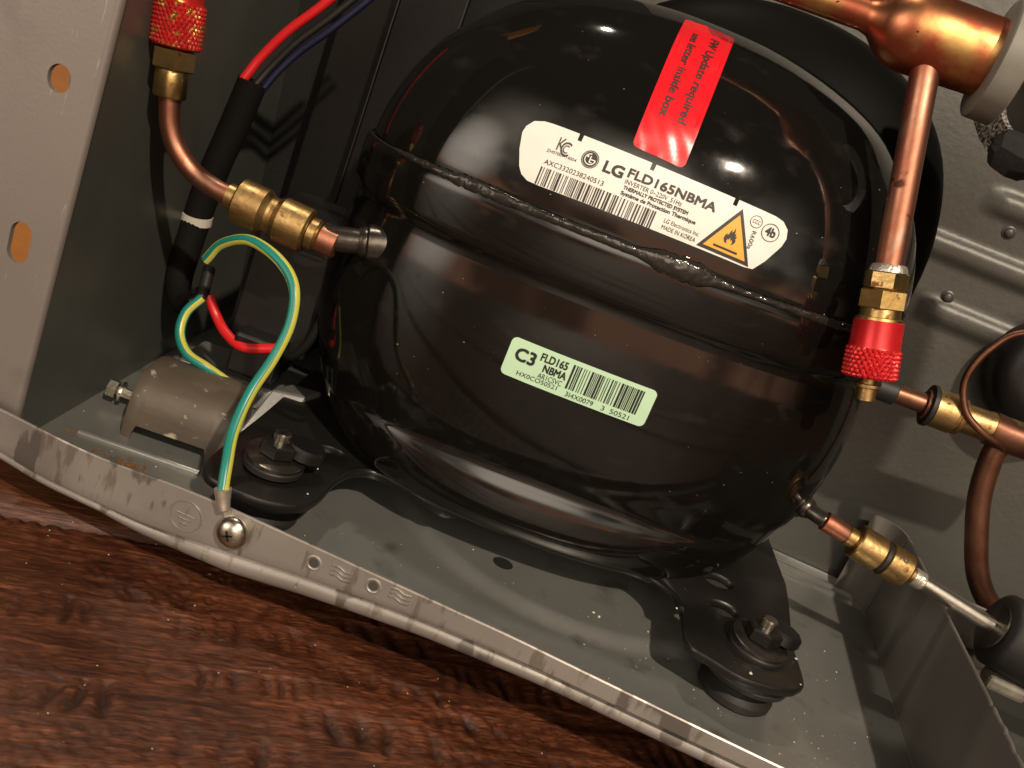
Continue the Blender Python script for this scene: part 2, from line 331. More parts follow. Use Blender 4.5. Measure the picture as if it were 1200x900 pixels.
# ------------------------------------------------------------------ setting: hand-scraped wood floor
WZ = -20.0
pd = V(cos(radians(27)), sin(radians(27)), 0); pn = V(sin(radians(27)), -cos(radians(27)), 0)   # along / across the boards
J0 = -65.0                                                     # one joint between boards (distance along pn)
sub = MB(); sub.box((-2200, -2200, WZ-22), (2200, 2600, WZ-14))
floor = obj('wood_floor', sub, M['wood'], smooth=0, kind='structure', label='dark reddish brown hand scraped wood floor under the casing')
PW = 127.0
def plank(k, l0, l1, dl, dw):
    a0 = J0 + k*PW + 0.35; a1 = J0 + (k+1)*PW - 0.35
    nl = max(2, int((l1-l0)/dl)+1); nw = max(4, int((a1-a0)/dw)+1)
    l = np.linspace(l0, l1, nl); a = np.linspace(a0, a1, nw); A, Lg = np.meshgrid(a, l)
    if dl < 3:
        Aw = A + (noise2(Lg, A*0, 46, 11)-0.5)*9 + (noise2(Lg, A, 13, 14)-0.5)*2.2
        rr = np.random.default_rng(77); RW = np.cumsum(rr.uniform(6.5, 15, 40)) + a0 - 30; row = np.searchsorted(RW, Aw.ravel()).reshape(Aw.shape).clip(1, 39)
        f = ((Aw - RW[row-1])/(RW[row]-RW[row-1])).clip(0, 1); across = np.sin(np.pi*f)**0.8
        per = rr.uniform(5.0, 8.5, 41)[row]; pha = rr.uniform(0, 50, 41)[row]
        q = (Lg + pha + (noise2(Lg, A, 9, 5)-0.5)*4)/per; m = np.floor(q); fr = q-m
        keep = rr.random((41, 400)); stg = keep[row, (m.astype(int)+150) % 400]
        have = np.clip(noise2(Lg + row*37.0, A*0 + row*11.0, 34, 3)*3.4-1.15, 0, 1)
        groove = np.exp(-((fr-0.5)/0.25)**2)*across*have*(0.25+0.9*stg)
        ridge = np.exp(-(np.minimum(f, 1-f)/0.10)**2)*0.25
        h = -1.25*groove + ridge*(noise2(Lg, A, 30, 19)) + 0.30*(noise2(Lg*0.12, A, 3.2, 6)-0.5) + 0.8*(noise2(Lg*0.25, A, 17, 7)-0.5)
        h += (0.10+0.42*np.clip(noise2(Lg*0.5, A, 22, 23)*3-1.2, 0, 1))*(noise2(Lg, A, 1.5, 9)-0.5) + 0.10*(noise2(Lg*0.2, A, 0.8, 31)-0.5) + 0.25*(noise2(Lg*0.5, A, 4.5, 12)-0.5)
        dark_tone = groove*0.75 + 0.5*np.clip(noise2(Lg, A, 3.0, 21)*noise2(Lg*0.4, A, 22, 22)*2.6-0.9, 0, 1) + 0.35*np.clip(noise2(Lg*0.15, A, 5, 29)*2-1.1, 0, 1)
    else:
        h = 0.6*(noise2(Lg*0.2, A, 20, 30+k)-0.5); dark_tone = 0.3*noise2(Lg*0.2, A, 15, 50+k)
    edge = np.minimum(A-a0, a1-A); h = h - 1.0*np.clip(1-edge/1.6, 0, 1)**2
    mb = MB(); pts = []
    for i in range(nl):
        for j in range(nw):
            p = pd*l[i] + pn*a[j]; pts.append((p.x, p.y, WZ+h[i, j]))
    fs = [(i*nw+j, i*nw+j+1, (i+1)*nw+j+1, (i+1)*nw+j) for i in range(nl-1) for j in range(nw-1)]
    mb.add(pts, fs)
    n0 = len(mb.v)                                                         # side skirts down into the joint
    border = [i*nw for i in range(nl)]; border2 = [i*nw+nw-1 for i in range(nl)]
    for bd in (border, border2):
        o0 = len(mb.v); mb.v += [(mb.v[q][0], mb.v[q][1], WZ-14) for q in bd]
        mb.f += [(bd[i], bd[i+1], o0+i+1, o0+i) for i in range(nl-1)]
    me_o = obj('plank', mb, M['wood'], floor, smooth=0)
    me = me_o.data
    for p in me.polygons: p.use_smooth = True
    at = me.attributes.new('dark_tone', 'FLOAT', 'POINT')
    arr = np.zeros(len(me.vertices)); arr[:nl*nw] = np.clip(dark_tone, 0, 1).ravel(); at.data.foreach_set('value', arr.astype(np.float32))
    # grain runs along the board: turn the object so its own x axis is the board
    ang = math.atan2(pd.y, pd.x); R = Matrix.Rotation(-ang, 4, 'Z'); me.transform(R); me_o.rotation_euler = (0, 0, ang)
plank(0, -155, 135, 0.5, 0.5)
for k in range(-7, 6):
    if k == 0:
        plank(0, -1500, -155.3, 30, 12); plank(0, 135.3, 1500, 30, 12); continue
    plank(k, -1500 + (k*217) % 400, 1500, 30, 12)

# ------------------------------------------------------------------ sheet-metal casing
case = thing('appliance_casing', (0, 80, 0), 'galvanised sheet metal casing of an appliance holding the black compressor', 'casing')
# floor pan: one sheet with a raised oval field, a bead at the back and a small rib by the clamp
def floor_h(x, y):
    h = 0.0
    e = math.hypot((x-4)/62, (y-92)/54)                                     # raised round field under the compressor
    h += 2.4*(1-min(1, max(0, (e-0.94)/0.09)))
    for yb in (158.0, 164.5): h += 1.7*math.exp(-((y-yb)/1.7)**2)*(1 if 70 < x < 122 else 0.0)
    if y > 160: h += 0.0
    t = max(0, y-166)/6.0; h += 6*(1-math.sqrt(max(0, 1-min(1, t)**2)))
    return h
mb = MB(); xs = np.arange(-178, 126.1, 1.5); ys = np.arange(12, 172.1, 1.5)
mb.add([(x, y, floor_h(x, y)) for x in xs for y in ys],
       [(i*len(ys)+j, (i+1)*len(ys)+j, (i+1)*len(ys)+j+1, i*len(ys)+j+1) for i in range(len(xs)-1) for j in range(len(ys)-1)])
obj('floor_pan', mb, M['tray'], case, smooth=60)
mb = MB(); mb.tube([(-142, 21.5, 0.0), (-130, 24, 0.1), (-118, 26.8, 0.1), (-106, 29.6, 0)], 1.3, 12); obj('pressed_rib', mb, M['tray'], case, smooth=70)
mb = MB(); mb.box((-178, 16, -2.2), (126, 172, -1.0)); obj('underside', mb, M['tray'], case, smooth=0)
mb = MB(); mb.box((126.4, 14, -1.2), (330, 172, 0)); obj('side_floor', mb, M['wall'], case, smooth=0)  # darker wall sheet used here, its tone stands in for the bay's shade
mb = MB(); mb.lathe((-12, 56, 2.35), (0, 0, 1), [(0, 3.4), (0.12, 3.4)], 24)
mb.v = [(v[0]*1 + 0*v[1], v[1], v[2]) for v in mb.v]; obj('drain_hole', mb, M['lining'], case)

# front lip: folded edge, dented at the left end
ztop = [(-190, 13), (-153, 12), (-140, 12), (-132, 11.8), (-125, 10), (-112, 10.2), (-100, 11.4), (-84, 12), (0, 13.5), (60, 13), (330, 13)]
ytop = [(-190, -6), (-150, -5), (-134, -5.5), (-124, -2.5), (-112, -1.5), (-84, -0.3), (0, 0), (330, 0)]
zbot = [(-190, 0.5), (-151, 0), (-136, -2.5), (-122, -2.8), (-106, -3), (-83, -1), (-56, 3), (-22, 6.6), (10, 8.2), (58, 8.6), (330, 8.6)]
ybot = [(-190, -5), (-150, -4), (-134, -3), (-112, -2), (-84, -0.5), (-40, 0), (330, 0)]
rings = []
for x in np.arange(-190, 331, 2.0):
    zt, yt, zb, yb = (smooth_tab(t, x) for t in (ztop, ytop, zbot, ybot))
    k = max(0.0, min(1, (x+118)/40))                                        # how far the round bead stands out below the lip
    prof = [(yt+1.0, zt-0.1), (yt+0.75, zt+0.1), (yt+0.3, zt+0.1), (yt, zt-0.25)]
    prof += [(yt+(yb-yt)*t, zt+(zb-zt)*t) for t in (0.25, 0.5, 0.75, 0.93)]
    prof += [(yb+0.25, zb), (yb+1.2+0.8*k, zb-0.5), (yb+1.9*k+1.2, zb-1.0)]
    r = smooth_tab([(-190, 3.9), (-70, 3.7), (-20, 2.9), (20, 2.5), (330, 2.5)], x); cx, cz = yb+1.4+r, zb-0.9-r*0.95
    for a in np.linspace(150, 285, 8): prof.append((cx + r*cos(radians(a))+(1-k)*1.0, cz + r*sin(radians(a))*(0.55+0.45*k)+(1-k)*1.4))
    prof += [(cx+4, cz-(r-0.5)*k+0.5), (cx+4, cz+2.5), (yb+2.6, zb+0.8)]
    prof += [(yt+(yb-yt)*t+1.0, zt+(zb-zt)*t) for t in (0.8, 0.4)]
    rings.append([(x, a, b) for a, b in prof])
mb = MB(); mb.rings(rings); lip = obj('front_lip', mb, M['lip'], case, smooth=32)
# pressed marks on the lip
def on_lip(x, z, d=0.0):
    zt, yt, zb, yb = (smooth_tab(t, x) for t in (ztop, ytop, zbot, ybot)); f = (zt-z)/(zt-zb)
    return V(x, yt+(yb-yt)*f - d, z)
def line(mb, a, b, r=0.28): mb.tube([on_lip(*a, 0.02), on_lip(*b, 0.02)], r, 6, smooth=4)
mb = MB(); cx, cz = -92.6, 4.6
pts = [on_lip(cx+4.6*cos(t), cz+4.4*sin(t), 0.02) for t in np.linspace(0, 2*pi, 33)]
mb.tube(pts, 0.26, 6, smooth=0)
line(mb, (cx+0.2, cz+3.2), (cx, cz+0.4))
line(mb, (cx-2.6, cz+0.4), (cx+2.6, cz+0.3)); line(mb, (cx-1.8, cz-1.0), (cx+1.8, cz-1.1)); line(mb, (cx-1.0, cz-2.4), (cx+1.0, cz-2.4))
obj('earth_symbol', mb, M['lip'], case, smooth=60)
for hx, hz in ((-55.2, 8.2), (-38.2, 9.6)):
    mb = MB(); p = on_lip(hx, hz, 0)
    mb.lathe(p + V(0, 0.6, 0), (0, -1, 0), [(0, 0.2), (0.1, 1.5), (0.62, 1.55), (0.85, 1.9), (0.70, 2.3), (0.3, 2.45)], 24); obj('screw_hole', mb, M['lip'], case)
    mb = MB(); mb.lathe(p + V(0, 0.5, 0), (0, -1, 0), [(0, 1.4), (0.55, 1.4)], 20); obj('hole_bottom', mb, M['wall'], case)
for wx, wz in ((-47.3, 8.7), (-30.6, 10.2)):
    mb = MB()
    for q in (-1.3, 0, 1.3):
        mb.tube([on_lip(wx-2.9, wz+q, 0.05), on_lip(wx-1, wz+q+0.35, 0.1), on_lip(wx+1, wz+q-0.2, 0.1), on_lip(wx+2.9, wz+q+0.1, 0.05)], 0.32, 6, smooth=5)
    obj('pressed_wave_mark', mb, M['lip'], case, smooth=60)

# left flange with two holes (built as a plate with real openings)
def plate_with_holes(x0, x1, z0, z1, y0, y1, holes, step=3.0):
    """front plate in the xz plane; holes = (cx, cz, rx, rz) slots"""
    bm = bmesh.new(); pts = [(x0, z0), (x1(z0), z0)] + [(x1(z), z) for z in np.linspace(z0, z1, 12)[1:]] + [(x0, z1)]
    loops = [pts]
    for cx, cz, rx, rz in holes:
        loop = []
        for a in np.linspace(0, 2*pi, 28, endpoint=False):
            dx, dz = rx*cos(a), rx*sin(a); dz += (rz-rx) if dz > 0 else -(rz-rx); loop.append((cx+dx, cz+dz))
        loops.append(loop)
    es = []
    for lp in loops:
        vs = [bm.verts.new((x, y0, z)) for x, z in lp]
        es += [bm.edges.new((vs[i], vs[(i+1) % len(vs)])) for i in range(len(vs))]
    bmesh.ops.triangle_fill(bm, edges=es, use_beauty=True)
    r = bmesh.ops.extrude_face_region(bm, geom=list(bm.faces)[:])
    for g in r['geom']:
        if isinstance(g, bmesh.types.BMVert): g.co.y = y1
    bm.verts.index_update(); mb = MB(); mb.add([v.co[:] for v in bm.verts], [[v.index for v in f.verts] for f in bm.faces]); bm.free(); return mb
mb = plate_with_holes(-187, lambda z: -149.3+0.02*(z-14), 4, 275, 0.2, 1.6, [(-157.2, 100, 3.3, 3.5), (-158.3, 56, 3.2, 5.6)])
fl = obj('left_flange', mb, M['flange'], case, smooth=30, bevel=0.0)
rings = []
for z in np.linspace(4, 275, 24):
    x = -149.3+0.02*(z-14)
    rings.append([(x+1.6*sin(a)-0.02, 1.7-1.55*cos(a), z) for a in np.linspace(0, pi*0.55, 7)] + [(x+1.6*sin(a)*0.4-0.1, 1.9-0.3*cos(a), z) for a in np.linspace(pi*0.55, 0, 4)])
mb = MB(); mb.rings(rings); obj('folded_edge', mb, M['flange'], case, smooth=50)
# left inner wall and back walls
mb = MB(); mb.hexa([(-148.2, 2.2, 0.2), (-174, 172, 0.2), (-196, 172, 275), (-166, 2.2, 275)], [(-149.4, 2.2, 0.2), (-175.2, 172, 0.2), (-197.2, 172, 275), (-167.2, 2.2, 275)])
obj('left_wall', mb, M['wall_dark'], case, smooth=0)
def wall_h(x, z):
    h = 0.0
    for zr, x0 in ((119, 96), (142, 82), (164, 100)):
        if x > x0-6:
            h -= 2.2*math.exp(-((z-zr)/4.2)**4)*min(1, (x-x0+6)/7)
    return h
mb = MB(); xs = np.concatenate([np.arange(-60, 66, 18), np.arange(66, 175, 1.6), np.arange(175, 331, 12)]); zs = np.concatenate([np.concatenate([[0.6, 3], np.arange(6, 100, 8)]), np.arange(100, 182, 1.2), np.arange(182, 262, 8)])
mb.add([(x, 172+wall_h(x, z), z) for x in xs for z in zs], [(i*len(zs)+j, (i+1)*len(zs)+j, (i+1)*len(zs)+j+1, i*len(zs)+j+1) for i in range(len(xs)-1) for j in range(len(zs)-1)])
obj('back_panel', mb, M['wall'], case, smooth=60)
mb = MB(); mb.box((-197, 168, 2), (-56, 171, 262)); mb.box((-56, 172.8, 2), (330, 174, 262)); obj('black_lining', mb, M['lining'], case, smooth=0)
mb = MB(); mb.box((-133, 140, 1.6), (-108, 143, 250)); mb.box((-134.2, 140, 1.6), (-133.2, 166, 250)); obj('corner_strip', mb, M['black_plastic'], case, smooth=0, bevel=0.5)
mb = MB(); mb.box((-158, 150, 1.6), (-137, 156, 250)); obj('black_channel', mb, M['black_satin'], case, smooth=0, bevel=0.8)
for sx, sz, r in ((108, 155.5, 2.0), (99.5, 125.5, 2.0), (132, 101.5, 2.2)):
    mb = MB(); mb.lathe((sx, 172, sz), (0, -1, 0), [(0, r+0.6), (0.4, r+0.5), (0.6, r), (1.2, r*0.85), (1.6, r*0.45)], 20); obj('rivet', mb, M['wall'], case)
# right partition: low panel between compressor bay and the next bay, with a rounded rear corner
def part_top(y): return 36.5 + (0.5*sin(y*1.9+2*sin(y))*sin(y*0.31)**4 if y < 42 else 0)
yy = np.arange(-1, 153, 1.5); mb = MB(); rings = []
for y in yy:
    rings.append([(125, y, 0.2), (125, y, part_top(y)-0.4), (125.3, y, part_top(y)), (126, y, part_top(y)), (126.3, y, part_top(y)-0.4), (126.3, y, 0.2)])
mb.rings(rings); obj('right_partition', mb, M['partition'], case, smooth=30)
mb = MB(); cpts = [(125 - 9 + 9*cos(a), 153 + 12*sin(a)) for a in np.linspace(0, pi*0.62, 12)]
n = len(cpts); mb.rings([[(x, y, z) for x, y in cpts] + [(x+1.2, y+1.2, z) for x, y in reversed(cpts)] for z in (0.2, 18, 36.4)])
obj('corner_post', mb, M['partition'], case, smooth=50)
mb = MB(); mb.box((126.6, 112, 20), (150, 113.2, 36)); mb.box((126.6, 100, 19), (150, 113, 20)); obj('small_bracket', mb, M['partition'], case, smooth=0, bevel=0.4)

# ------------------------------------------------------------------ compressor
CX, CY, CROT = -18.0, 108.0, radians(9)
def cl(x, y, z):
    """compressor's own frame -> casing frame: turned 9 degrees and leaning a little on its rubber feet"""
    return V(CX + x*cos(CROT) - y*sin(CROT), CY + x*sin(CROT) + y*cos(CROT), z + 0.012*x)
comp = thing('compressor', (CX, CY, 12), 'glossy black hermetic compressor with white, green and red stickers on rubber feet', 'compressor')
AX, BY = 91.0, 62.0
def outline(s, n=2.5, seg=128, off=0.0):
    out = []
    for j in range(seg):
        t = 2*pi*j/seg; c, d = cos(t), sin(t)
        out.append(((AX*s+off)*math.copysign(abs(c)**(2/n), c), (BY*s+off)*math.copysign(abs(d)**(2/n), d)))
    return out
def shell(prof, name, m, jitter=0.0, parent=comp):
    mb = MB(); rs = []
    for row in prof:
        z, s = row[0], row[1]; sy = row[2] if len(row) > 2 else s
        rs.append([cl(x, y*sy/s, z) for x, y in outline(s)])
    mb.rings(rs); return mb
def dense(prof, k=5):
    zs = [p[0] for p in prof]; out = []
    P = spline([(p[0], p[1]*100, 0) for p in prof], k)
    return [(p.x, max(0.004, p.y/100)) for p in P]
up = dense([(109, 1.0), (114, 1.0), (122, 0.985), (133, 0.945), (145, 0.875), (156, 0.765), (165, 0.645), (171.5, 0.48), (176, 0.28), (177.4, 0.10), (177.6, 0.004)])
upper_mb = shell(up, 'upper_shell', None)
upper = obj('upper_shell', upper_mb, M['black_gloss'], comp, smooth=70)
lo = [(110.5, 1.002), (110.2, 1.015), (109.3, 1.023), (107, 1.026), (98, 1.026), (95.8, 1.022), (94.2, 1.008), (93.2, 0.998)]
lo = [(z, q, q) for z, q in lo]
def dense3(prof, k=4):
    return [(p.x, max(0.004, p.y/100), max(0.004, p.z/100)) for p in spline([(a, b*100, c*100) for a, b, c in prof], k)]
# wall, then a shallow fillet above a rounded bowl that tucks in underneath
lo += dense3([(92.4, 0.996, 0.996), (84, 1.010, 1.010), (75, 1.019, 1.020), (66, 1.020, 1.022), (57, 1.012, 1.016), (49, 0.998, 1.007), (43, 0.981, 0.998), (38.5, 0.960, 0.990), (35.6, 0.944, 0.988),
              (34, 0.934, 0.993), (32.4, 0.924, 1.004), (30.6, 0.912, 1.014), (27.6, 0.892, 1.024), (24, 0.865, 1.032), (20.4, 0.83, 1.034), (17.6, 0.79, 1.02), (15.4, 0.73, 0.96), (14, 0.62, 0.82), (13.4, 0.4, 0.5), (13.1, 0.004, 0.004)], 4)
lower_mb = shell(lo, 'lower_shell', None)
lower = obj('lower_shell', lower_mb, M['black_gloss_low'], comp, smooth=60)
# rear housing: the taller rear half of the dome that stands up behind the front one
mb = MB(); rs = []
for z, s in dense([(96, 1.0), (130, 1.0), (150, 0.95), (168, 0.84), (182, 0.66), (191, 0.42), (195, 0.2), (196, 0.004)], 4):
    rs.append([(6 + 74*s*math.copysign(abs(cos(t))**0.85, cos(t)), 142 + 26*min(1, s*1.1)*math.copysign(abs(sin(t))**0.85, sin(t)), z) for t in [2*pi*j/72 for j in range(72)]])
mb.rings(rs); obj('rear_housing', mb, M['black_matt'], comp, smooth=60)
# weld bead round the seam: lumpy, with a blob near the front right
mb = MB(); rs = []; seg = 640
oc = outline(1.0, 2.5, seg); r2 = np.random.default_rng(3)
lump = np.convolve(r2.random(seg+8), np.ones(4)/4, 'same')
lump2 = np.convolve(r2.random(seg+8), np.ones(14)/14, 'same')
for j in range(seg):
    t = 2*pi*j/seg; x, y = oc[j]; nx, ny = x/AX**2, y/BY**2; l = math.hypot(nx, ny); nx, ny = nx/l, ny/l
    wp = cl(x, y, 0); blob = math.exp(-((wp.x-1)/9)**4)*(1 if y < 0 else 0); rag = math.exp(-((wp.x+63)/9)**2)*(1 if y < 0 else 0)
    on = 0.35 + 0.65*max(0, min(1, (wp.x+90)/12))
    RV = on*(1.2 + 0.9*(lump2[j]-0.5)*3 + 0.5*rag) + blob*1.7; RR = on*(0.55 + 0.7*(lump[j]-0.4) + 0.4*rag*lump[j]) + blob*0.5
    ring = []
    for a in np.linspace(0, 2*pi, 13)[:-1]:
        g = on*0.22 + 0.30*rag + 0.5*blob
        rr_ = RR*(1 + 0.0*a) + g*(r2.random()-0.5)
        ring.append(cl(x + nx*(1.3+rr_*cos(a)*1.2), y + ny*(1.3+rr_*cos(a)*1.2), 110.4 + RV*sin(a) + g*(r2.random()-0.5)))
    rs.append(ring)
rs.append(rs[0]); mb.rings(rs, cap=False); obj('weld_seam', mb, M['weld'], comp, smooth=75)
# pressed dimple on the dome
# base plates with the feet: left and right strips with rounded front tongues
half = [(91, 30), (91.2, 6.8), (89.8, -35), (88.8, -76), (86, -85), (79, -89.3), (67.6, -90.7), (58.5, -87), (52.6, -84), (51.0, -77), (52.2, -65), (50.4, -58), (43, -51), (33, -50), (25, -51.5), (14, -46), (6, -36)]
half = [(p.x, p.y) for p in spline([(a, b, 0) for a, b in half], 5)]
halfL = [(-90, 30), (-91, 6), (-92, -35), (-94, -76), (-92, -86), (-85, -90), (-74, -90.5), (-64, -86), (-60.5, -77), (-59.3, -63), (-56, -53), (-50, -49), (-41, -51), (-32, -55), (-25, -57), (-14, -48), (-6, -36)]
halfL = [(p.x, p.y) for p in spline([(a, b, 0) for a, b in halfL], 5)]
bm = bmesh.new(); es = []; loops = [half + halfL[::-1]]
for hx, hy, rx, ry in ((64.7, -45.7, 5.0, 2.6), (66, -57, 5.0, 2.6), (-66, -45, 4.5, 2.6)): loops.append([(hx+rx*cos(a), hy+ry*sin(a)) for a in np.linspace(0, 2*pi, 22, endpoint=False)])
for lp in loops:
    vs = [bm.verts.new((a, b, 12.2)) for a, b in lp]; es += [bm.edges.new((vs[i], vs[(i+1) % len(vs)])) for i in range(len(vs))]
bmesh.ops.triangle_fill(bm, edges=es, use_beauty=True)
for g in bmesh.ops.extrude_face_region(bm, geom=list(bm.faces)[:])['geom']:
    if isinstance(g, bmesh.types.BMVert): g.co.z = 15.2
bm.verts.index_update(); mb = MB(); mb.add([cl(v.co.x, v.co.y, v.co.z + (0.30*max(0, min(24, v.co.y+62)) if v.co.x > 44 else 0)) for v in bm.verts], [[v.index for v in f.verts] for f in bm.faces]); bm.free()
obj('base_plate', mb, M['black_satin'], comp, smooth=40, bevel=0.8)
# turned-up edge of the base between the feet
def rim(pts):
    mb = MB(); mb.tube([cl(x, y, 15.2) for x, y in pts], 1.1, 8, 5); obj('base_rim', mb, M['black_satin'], comp, smooth=60)
rim([(-59.6, -64), (-56, -53.6), (-50, -49.6), (-41, -51.6), (-32, -55.6), (-25, -57)])
rim([(25, -51.5), (33, -50.6), (43, -51.6), (50, -58), (51.6, -65)])

def lathe_part(name, p0, d, prof, m, parent, seg=32, smooth=40, **k):
    mb = MB(); mb.lathe(p0, d, prof, seg, **k); return obj(name, mb, m, parent, smooth=smooth)
def foot(x, y, label):
    p = cl(x, y, 0); g = thing('rubber_mount', (p.x, p.y, 0.2), label, 'rubber mount', 'rubber mounts bolting the compressor down')
    b = (p.x, p.y, 0)
    lathe_part('grommet', b, (0, 0, 1), [(0.2, 10.5), (1.0, 11.5), (3.0, 11.6), (4.2, 10.2), (5.4, 9.0), (6.6, 10.6), (8.2, 13.6), (9.6, 14.0), (11.2, 13.2), (12.0, 8)], M['rubber'], g, 40)
    lathe_part('grommet_top', (p.x, p.y, 15.5), (0, 0, 1), [(0, 8.6), (1.6, 8.8), (2.6, 8.0), (3.0, 5)], M['rubber'], g, 36)
    lathe_part('washer', (p.x, p.y, 18.6), V(0.06, -0.1, 1), [(0, 8.4), (0.2, 8.8), (1.0, 8.8), (1.3, 8.3), (1.3, 3)], M['steel'], g, 40)
    lathe_part('nut', (p.x, p.y, 20.0), (0, 0, 1), [(0, 5.2), (0.4, 5.5), (3.4, 5.5), (3.9, 4.8)], M['black_satin'], g, 6, 20)
    lathe_part('bolt', (p.x, p.y, 23.8), (0, 0, 1), [(0, 2.5), (2.8, 2.5), (3.2, 2.1)], M['zinc'], g, 18)
    mb = MB(); mb.lathe((p.x+5.5, p.y+5.5, 19.9), (0.1, 0.1, 1), [(0, 6.0), (0.5, 6.6), (3.0, 6.4), (3.8, 5.6)], 12); obj('locking_tab', mb, M['black_plastic'], g, smooth=30)
    return g
foot(-77, -72.5, 'black rubber mount with washer and bolt beside the green earth wire')
foot(74.5, -72.5, 'black rubber mount with washer and bolt near the right partition')

B_LO = BVHTree.FromPolygons([Vector(v) for v in lower_mb.v], lower_mb.f)
# stubs welded to the shell
def stub(p0, p1, r, flange):
    p0 = V(*p0); p1 = V(*p1); d = (p1-p0).normalized()
    hh = B_LO.ray_cast(p1 + d*8, -d)
    if hh[0] is not None: p0 = hh[0] - d*0.8
    s_ = lathe_part('pipe_stub', p0, d, [(0, r), ((p1-p0).length-0.6, r), ((p1-p0).length, r-0.4)], M['steel'], comp, 24)
    lathe_part('stub_collar', p0, d, [(-5, flange), (0.6, flange), (1.0, flange-0.5), (1.3, flange-1.0), (2.4, flange-0.9), (3.0, flange-1.3), (3.6, r+0.4)], M['steel'], s_, 28)
stub((-79, 57, 82.6), (-101, 49, 77.6), 3.9, 5.7)
stub((69, 90, 50.2), (77, 84, 50.0), 2.6, 4.6)
stub((66, 112, 92), (84, 118, 91.5), 3.4, 4.6)
# terminal cover: black plastic box on the left end
mb = MB(); mb.box((-116, -20, 30), (-88, 20, 78), lambda v: cl(v[0], v[1], v[2])); tc_ = obj('terminal_cover', mb, M['black_plastic'], comp, smooth=0, bevel=2.0)
mb = MB()
for q in range(4): mb.box((-112, -21.2, 66+q*2.4), (-92, -19.8, 67+q*2.4), lambda v: cl(*v))
obj('cover_ribs', mb, M['black_plastic'], tc_, smooth=0)
mb = MB(); mb.box((-110, -30, 22), (-94, -8, 36), lambda v: cl(*v)); obj('cable_clip', mb, M['black_plastic'], comp, smooth=0, bevel=1.0)

# ------------------------------------------------------------------ stickers (wrapped onto the shells)
def bvh_of(mb): return BVHTree.FromPolygons([Vector(v) for v in mb.v], mb.f)
B_UP = bvh_of(upper_mb); B_LO = bvh_of(lower_mb)
class Wrap:
    def __init__(s, bvh, c, eu, ev, d):
        s.b = bvh; s.c = V(*c); s.eu = V(*eu).normalized(); s.ev = V(*ev).normalized(); s.d = V(*d).normalized()
    def __call__(s, u, v, off=0.12):
        o = s.c + s.eu*u + s.ev*v
        h = s.b.ray_cast(o - s.d*60, s.d)
        if h[0] is None: return o
        n = h[1] if h[1].dot(s.d) < 0 else -h[1]
        return h[0] + n*off
def rrect(w, h, r, cut=None, n=5):
    P = []
    for cx, cy, a0 in ((w/2-r, h/2-r, 0), (-w/2+r, h/2-r, 90), (-w/2+r, -h/2+r, 180), (w/2-r, -h/2+r, 270)):
        P += [(cx + r*cos(radians(a0+90*i/n)), cy + r*sin(radians(a0+90*i/n))) for i in range(n+1)]
    return P
def column_fill(wrap, poly, step, off, notches=(), rows=8, wave=1.0):
    """mesh of a (column-wise) simple outline wrapped onto the shell, with a thin edge"""
    us = [p[0] for p in poly]; u0, u1 = min(us), max(us)
    cols = set(np.linspace(u0+0.01, u1-0.01, int((u1-u0)/step)+2)); cols |= {p[0] for p in poly if u0+0.01 < p[0] < u1-0.01}
    for a, b, dz in notches: cols |= {a-0.01, a+0.01, b-0.01, b+0.01}
    cols = sorted(cols); mb = MB(); grid = []; low = []
    for u in cols:
        vs = []
        for i in range(len(poly)):
            (x0, y0), (x1, y1) = poly[i], poly[(i+1) % len(poly)]
            if (x0-u)*(x1-u) <= 0 and x0 != x1: vs.append(y0+(y1-y0)*(u-x0)/(x1-x0))
        lo_, hi_ = min(vs), max(vs)
        for a, b, dz in notches:
            if a < u < b: hi_ -= dz
        wob = lambda u, v: 0.05*wave*(sin(u*0.55+1.3*sin(v*0.4))*sin(v*0.7+u*0.23) + 0.6*sin(u*1.3+v*0.9))
        grid.append([wrap(u, lo_+(hi_-lo_)*k/rows, off + wob(u, lo_+(hi_-lo_)*k/rows)) for k in range(rows+1)])
        low.append([wrap(u, lo_+(hi_-lo_)*k/rows, 0.0) for k in (0, rows)])
    n = rows+1
    mb.add([p for g in grid for p in g], [(i*n+j, (i+1)*n+j, (i+1)*n+j+1, i*n+j+1) for i in range(len(grid)-1) for j in range(rows)])
    o = len(mb.v); mb.v += [tuple(p) for l_ in low for p in l_]
    for i in range(len(grid)-1):
        mb.f.append((i*n, (i+1)*n, o+2*(i+1), o+2*i)); mb.f.append((i*n+rows, (i+1)*n+rows, o+2*(i+1)+1, o+2*i+1))
    return mb
def text_mb(wrap, items, off):
    """items: (string, u, v, cap height, angle deg, line width, bold)"""
    mb = MB(); dg = bpy.context.evaluated_depsgraph_get()
    for s, u, v, h, ang, xs, bold in items:
        cu = bpy.data.curves.new('t', 'FONT'); cu.body = s; cu.size = 1.0; cu.resolution_u = 3
        o = bpy.data.objects.new('t', cu); COL.objects.link(o); dg.update()
        me = o.evaluated_get(dg).to_mesh()
        ca, sa = cos(radians(ang)), sin(radians(ang)); k = h/0.70
        x0 = min(q.co.x for q in me.vertices); x1 = max(q.co.x for q in me.vertices)
        xs = xs/((x1-x0)*k)                                   # xs is the wanted width of the line
        for n_, (du, dv) in enumerate(((0, 0), (bold, 0), (0, bold), (bold, bold)) if bold else ((0, 0),)):   # bold: the outline laid over itself
            vs = []
            for q in me.vertices:
                x, y = (q.co.x-x0)*k*xs, q.co.y*k
                vs.append(wrap(u + du + x*ca - y*sa, v + dv + x*sa + y*ca, off + 0.006*n_))
            mb.add(vs, [tuple(p.vertices) for p in me.polygons])
        o.evaluated_get(dg).to_mesh_clear(); bpy.data.objects.remove(o); bpy.data.curves.remove(cu)
    return mb
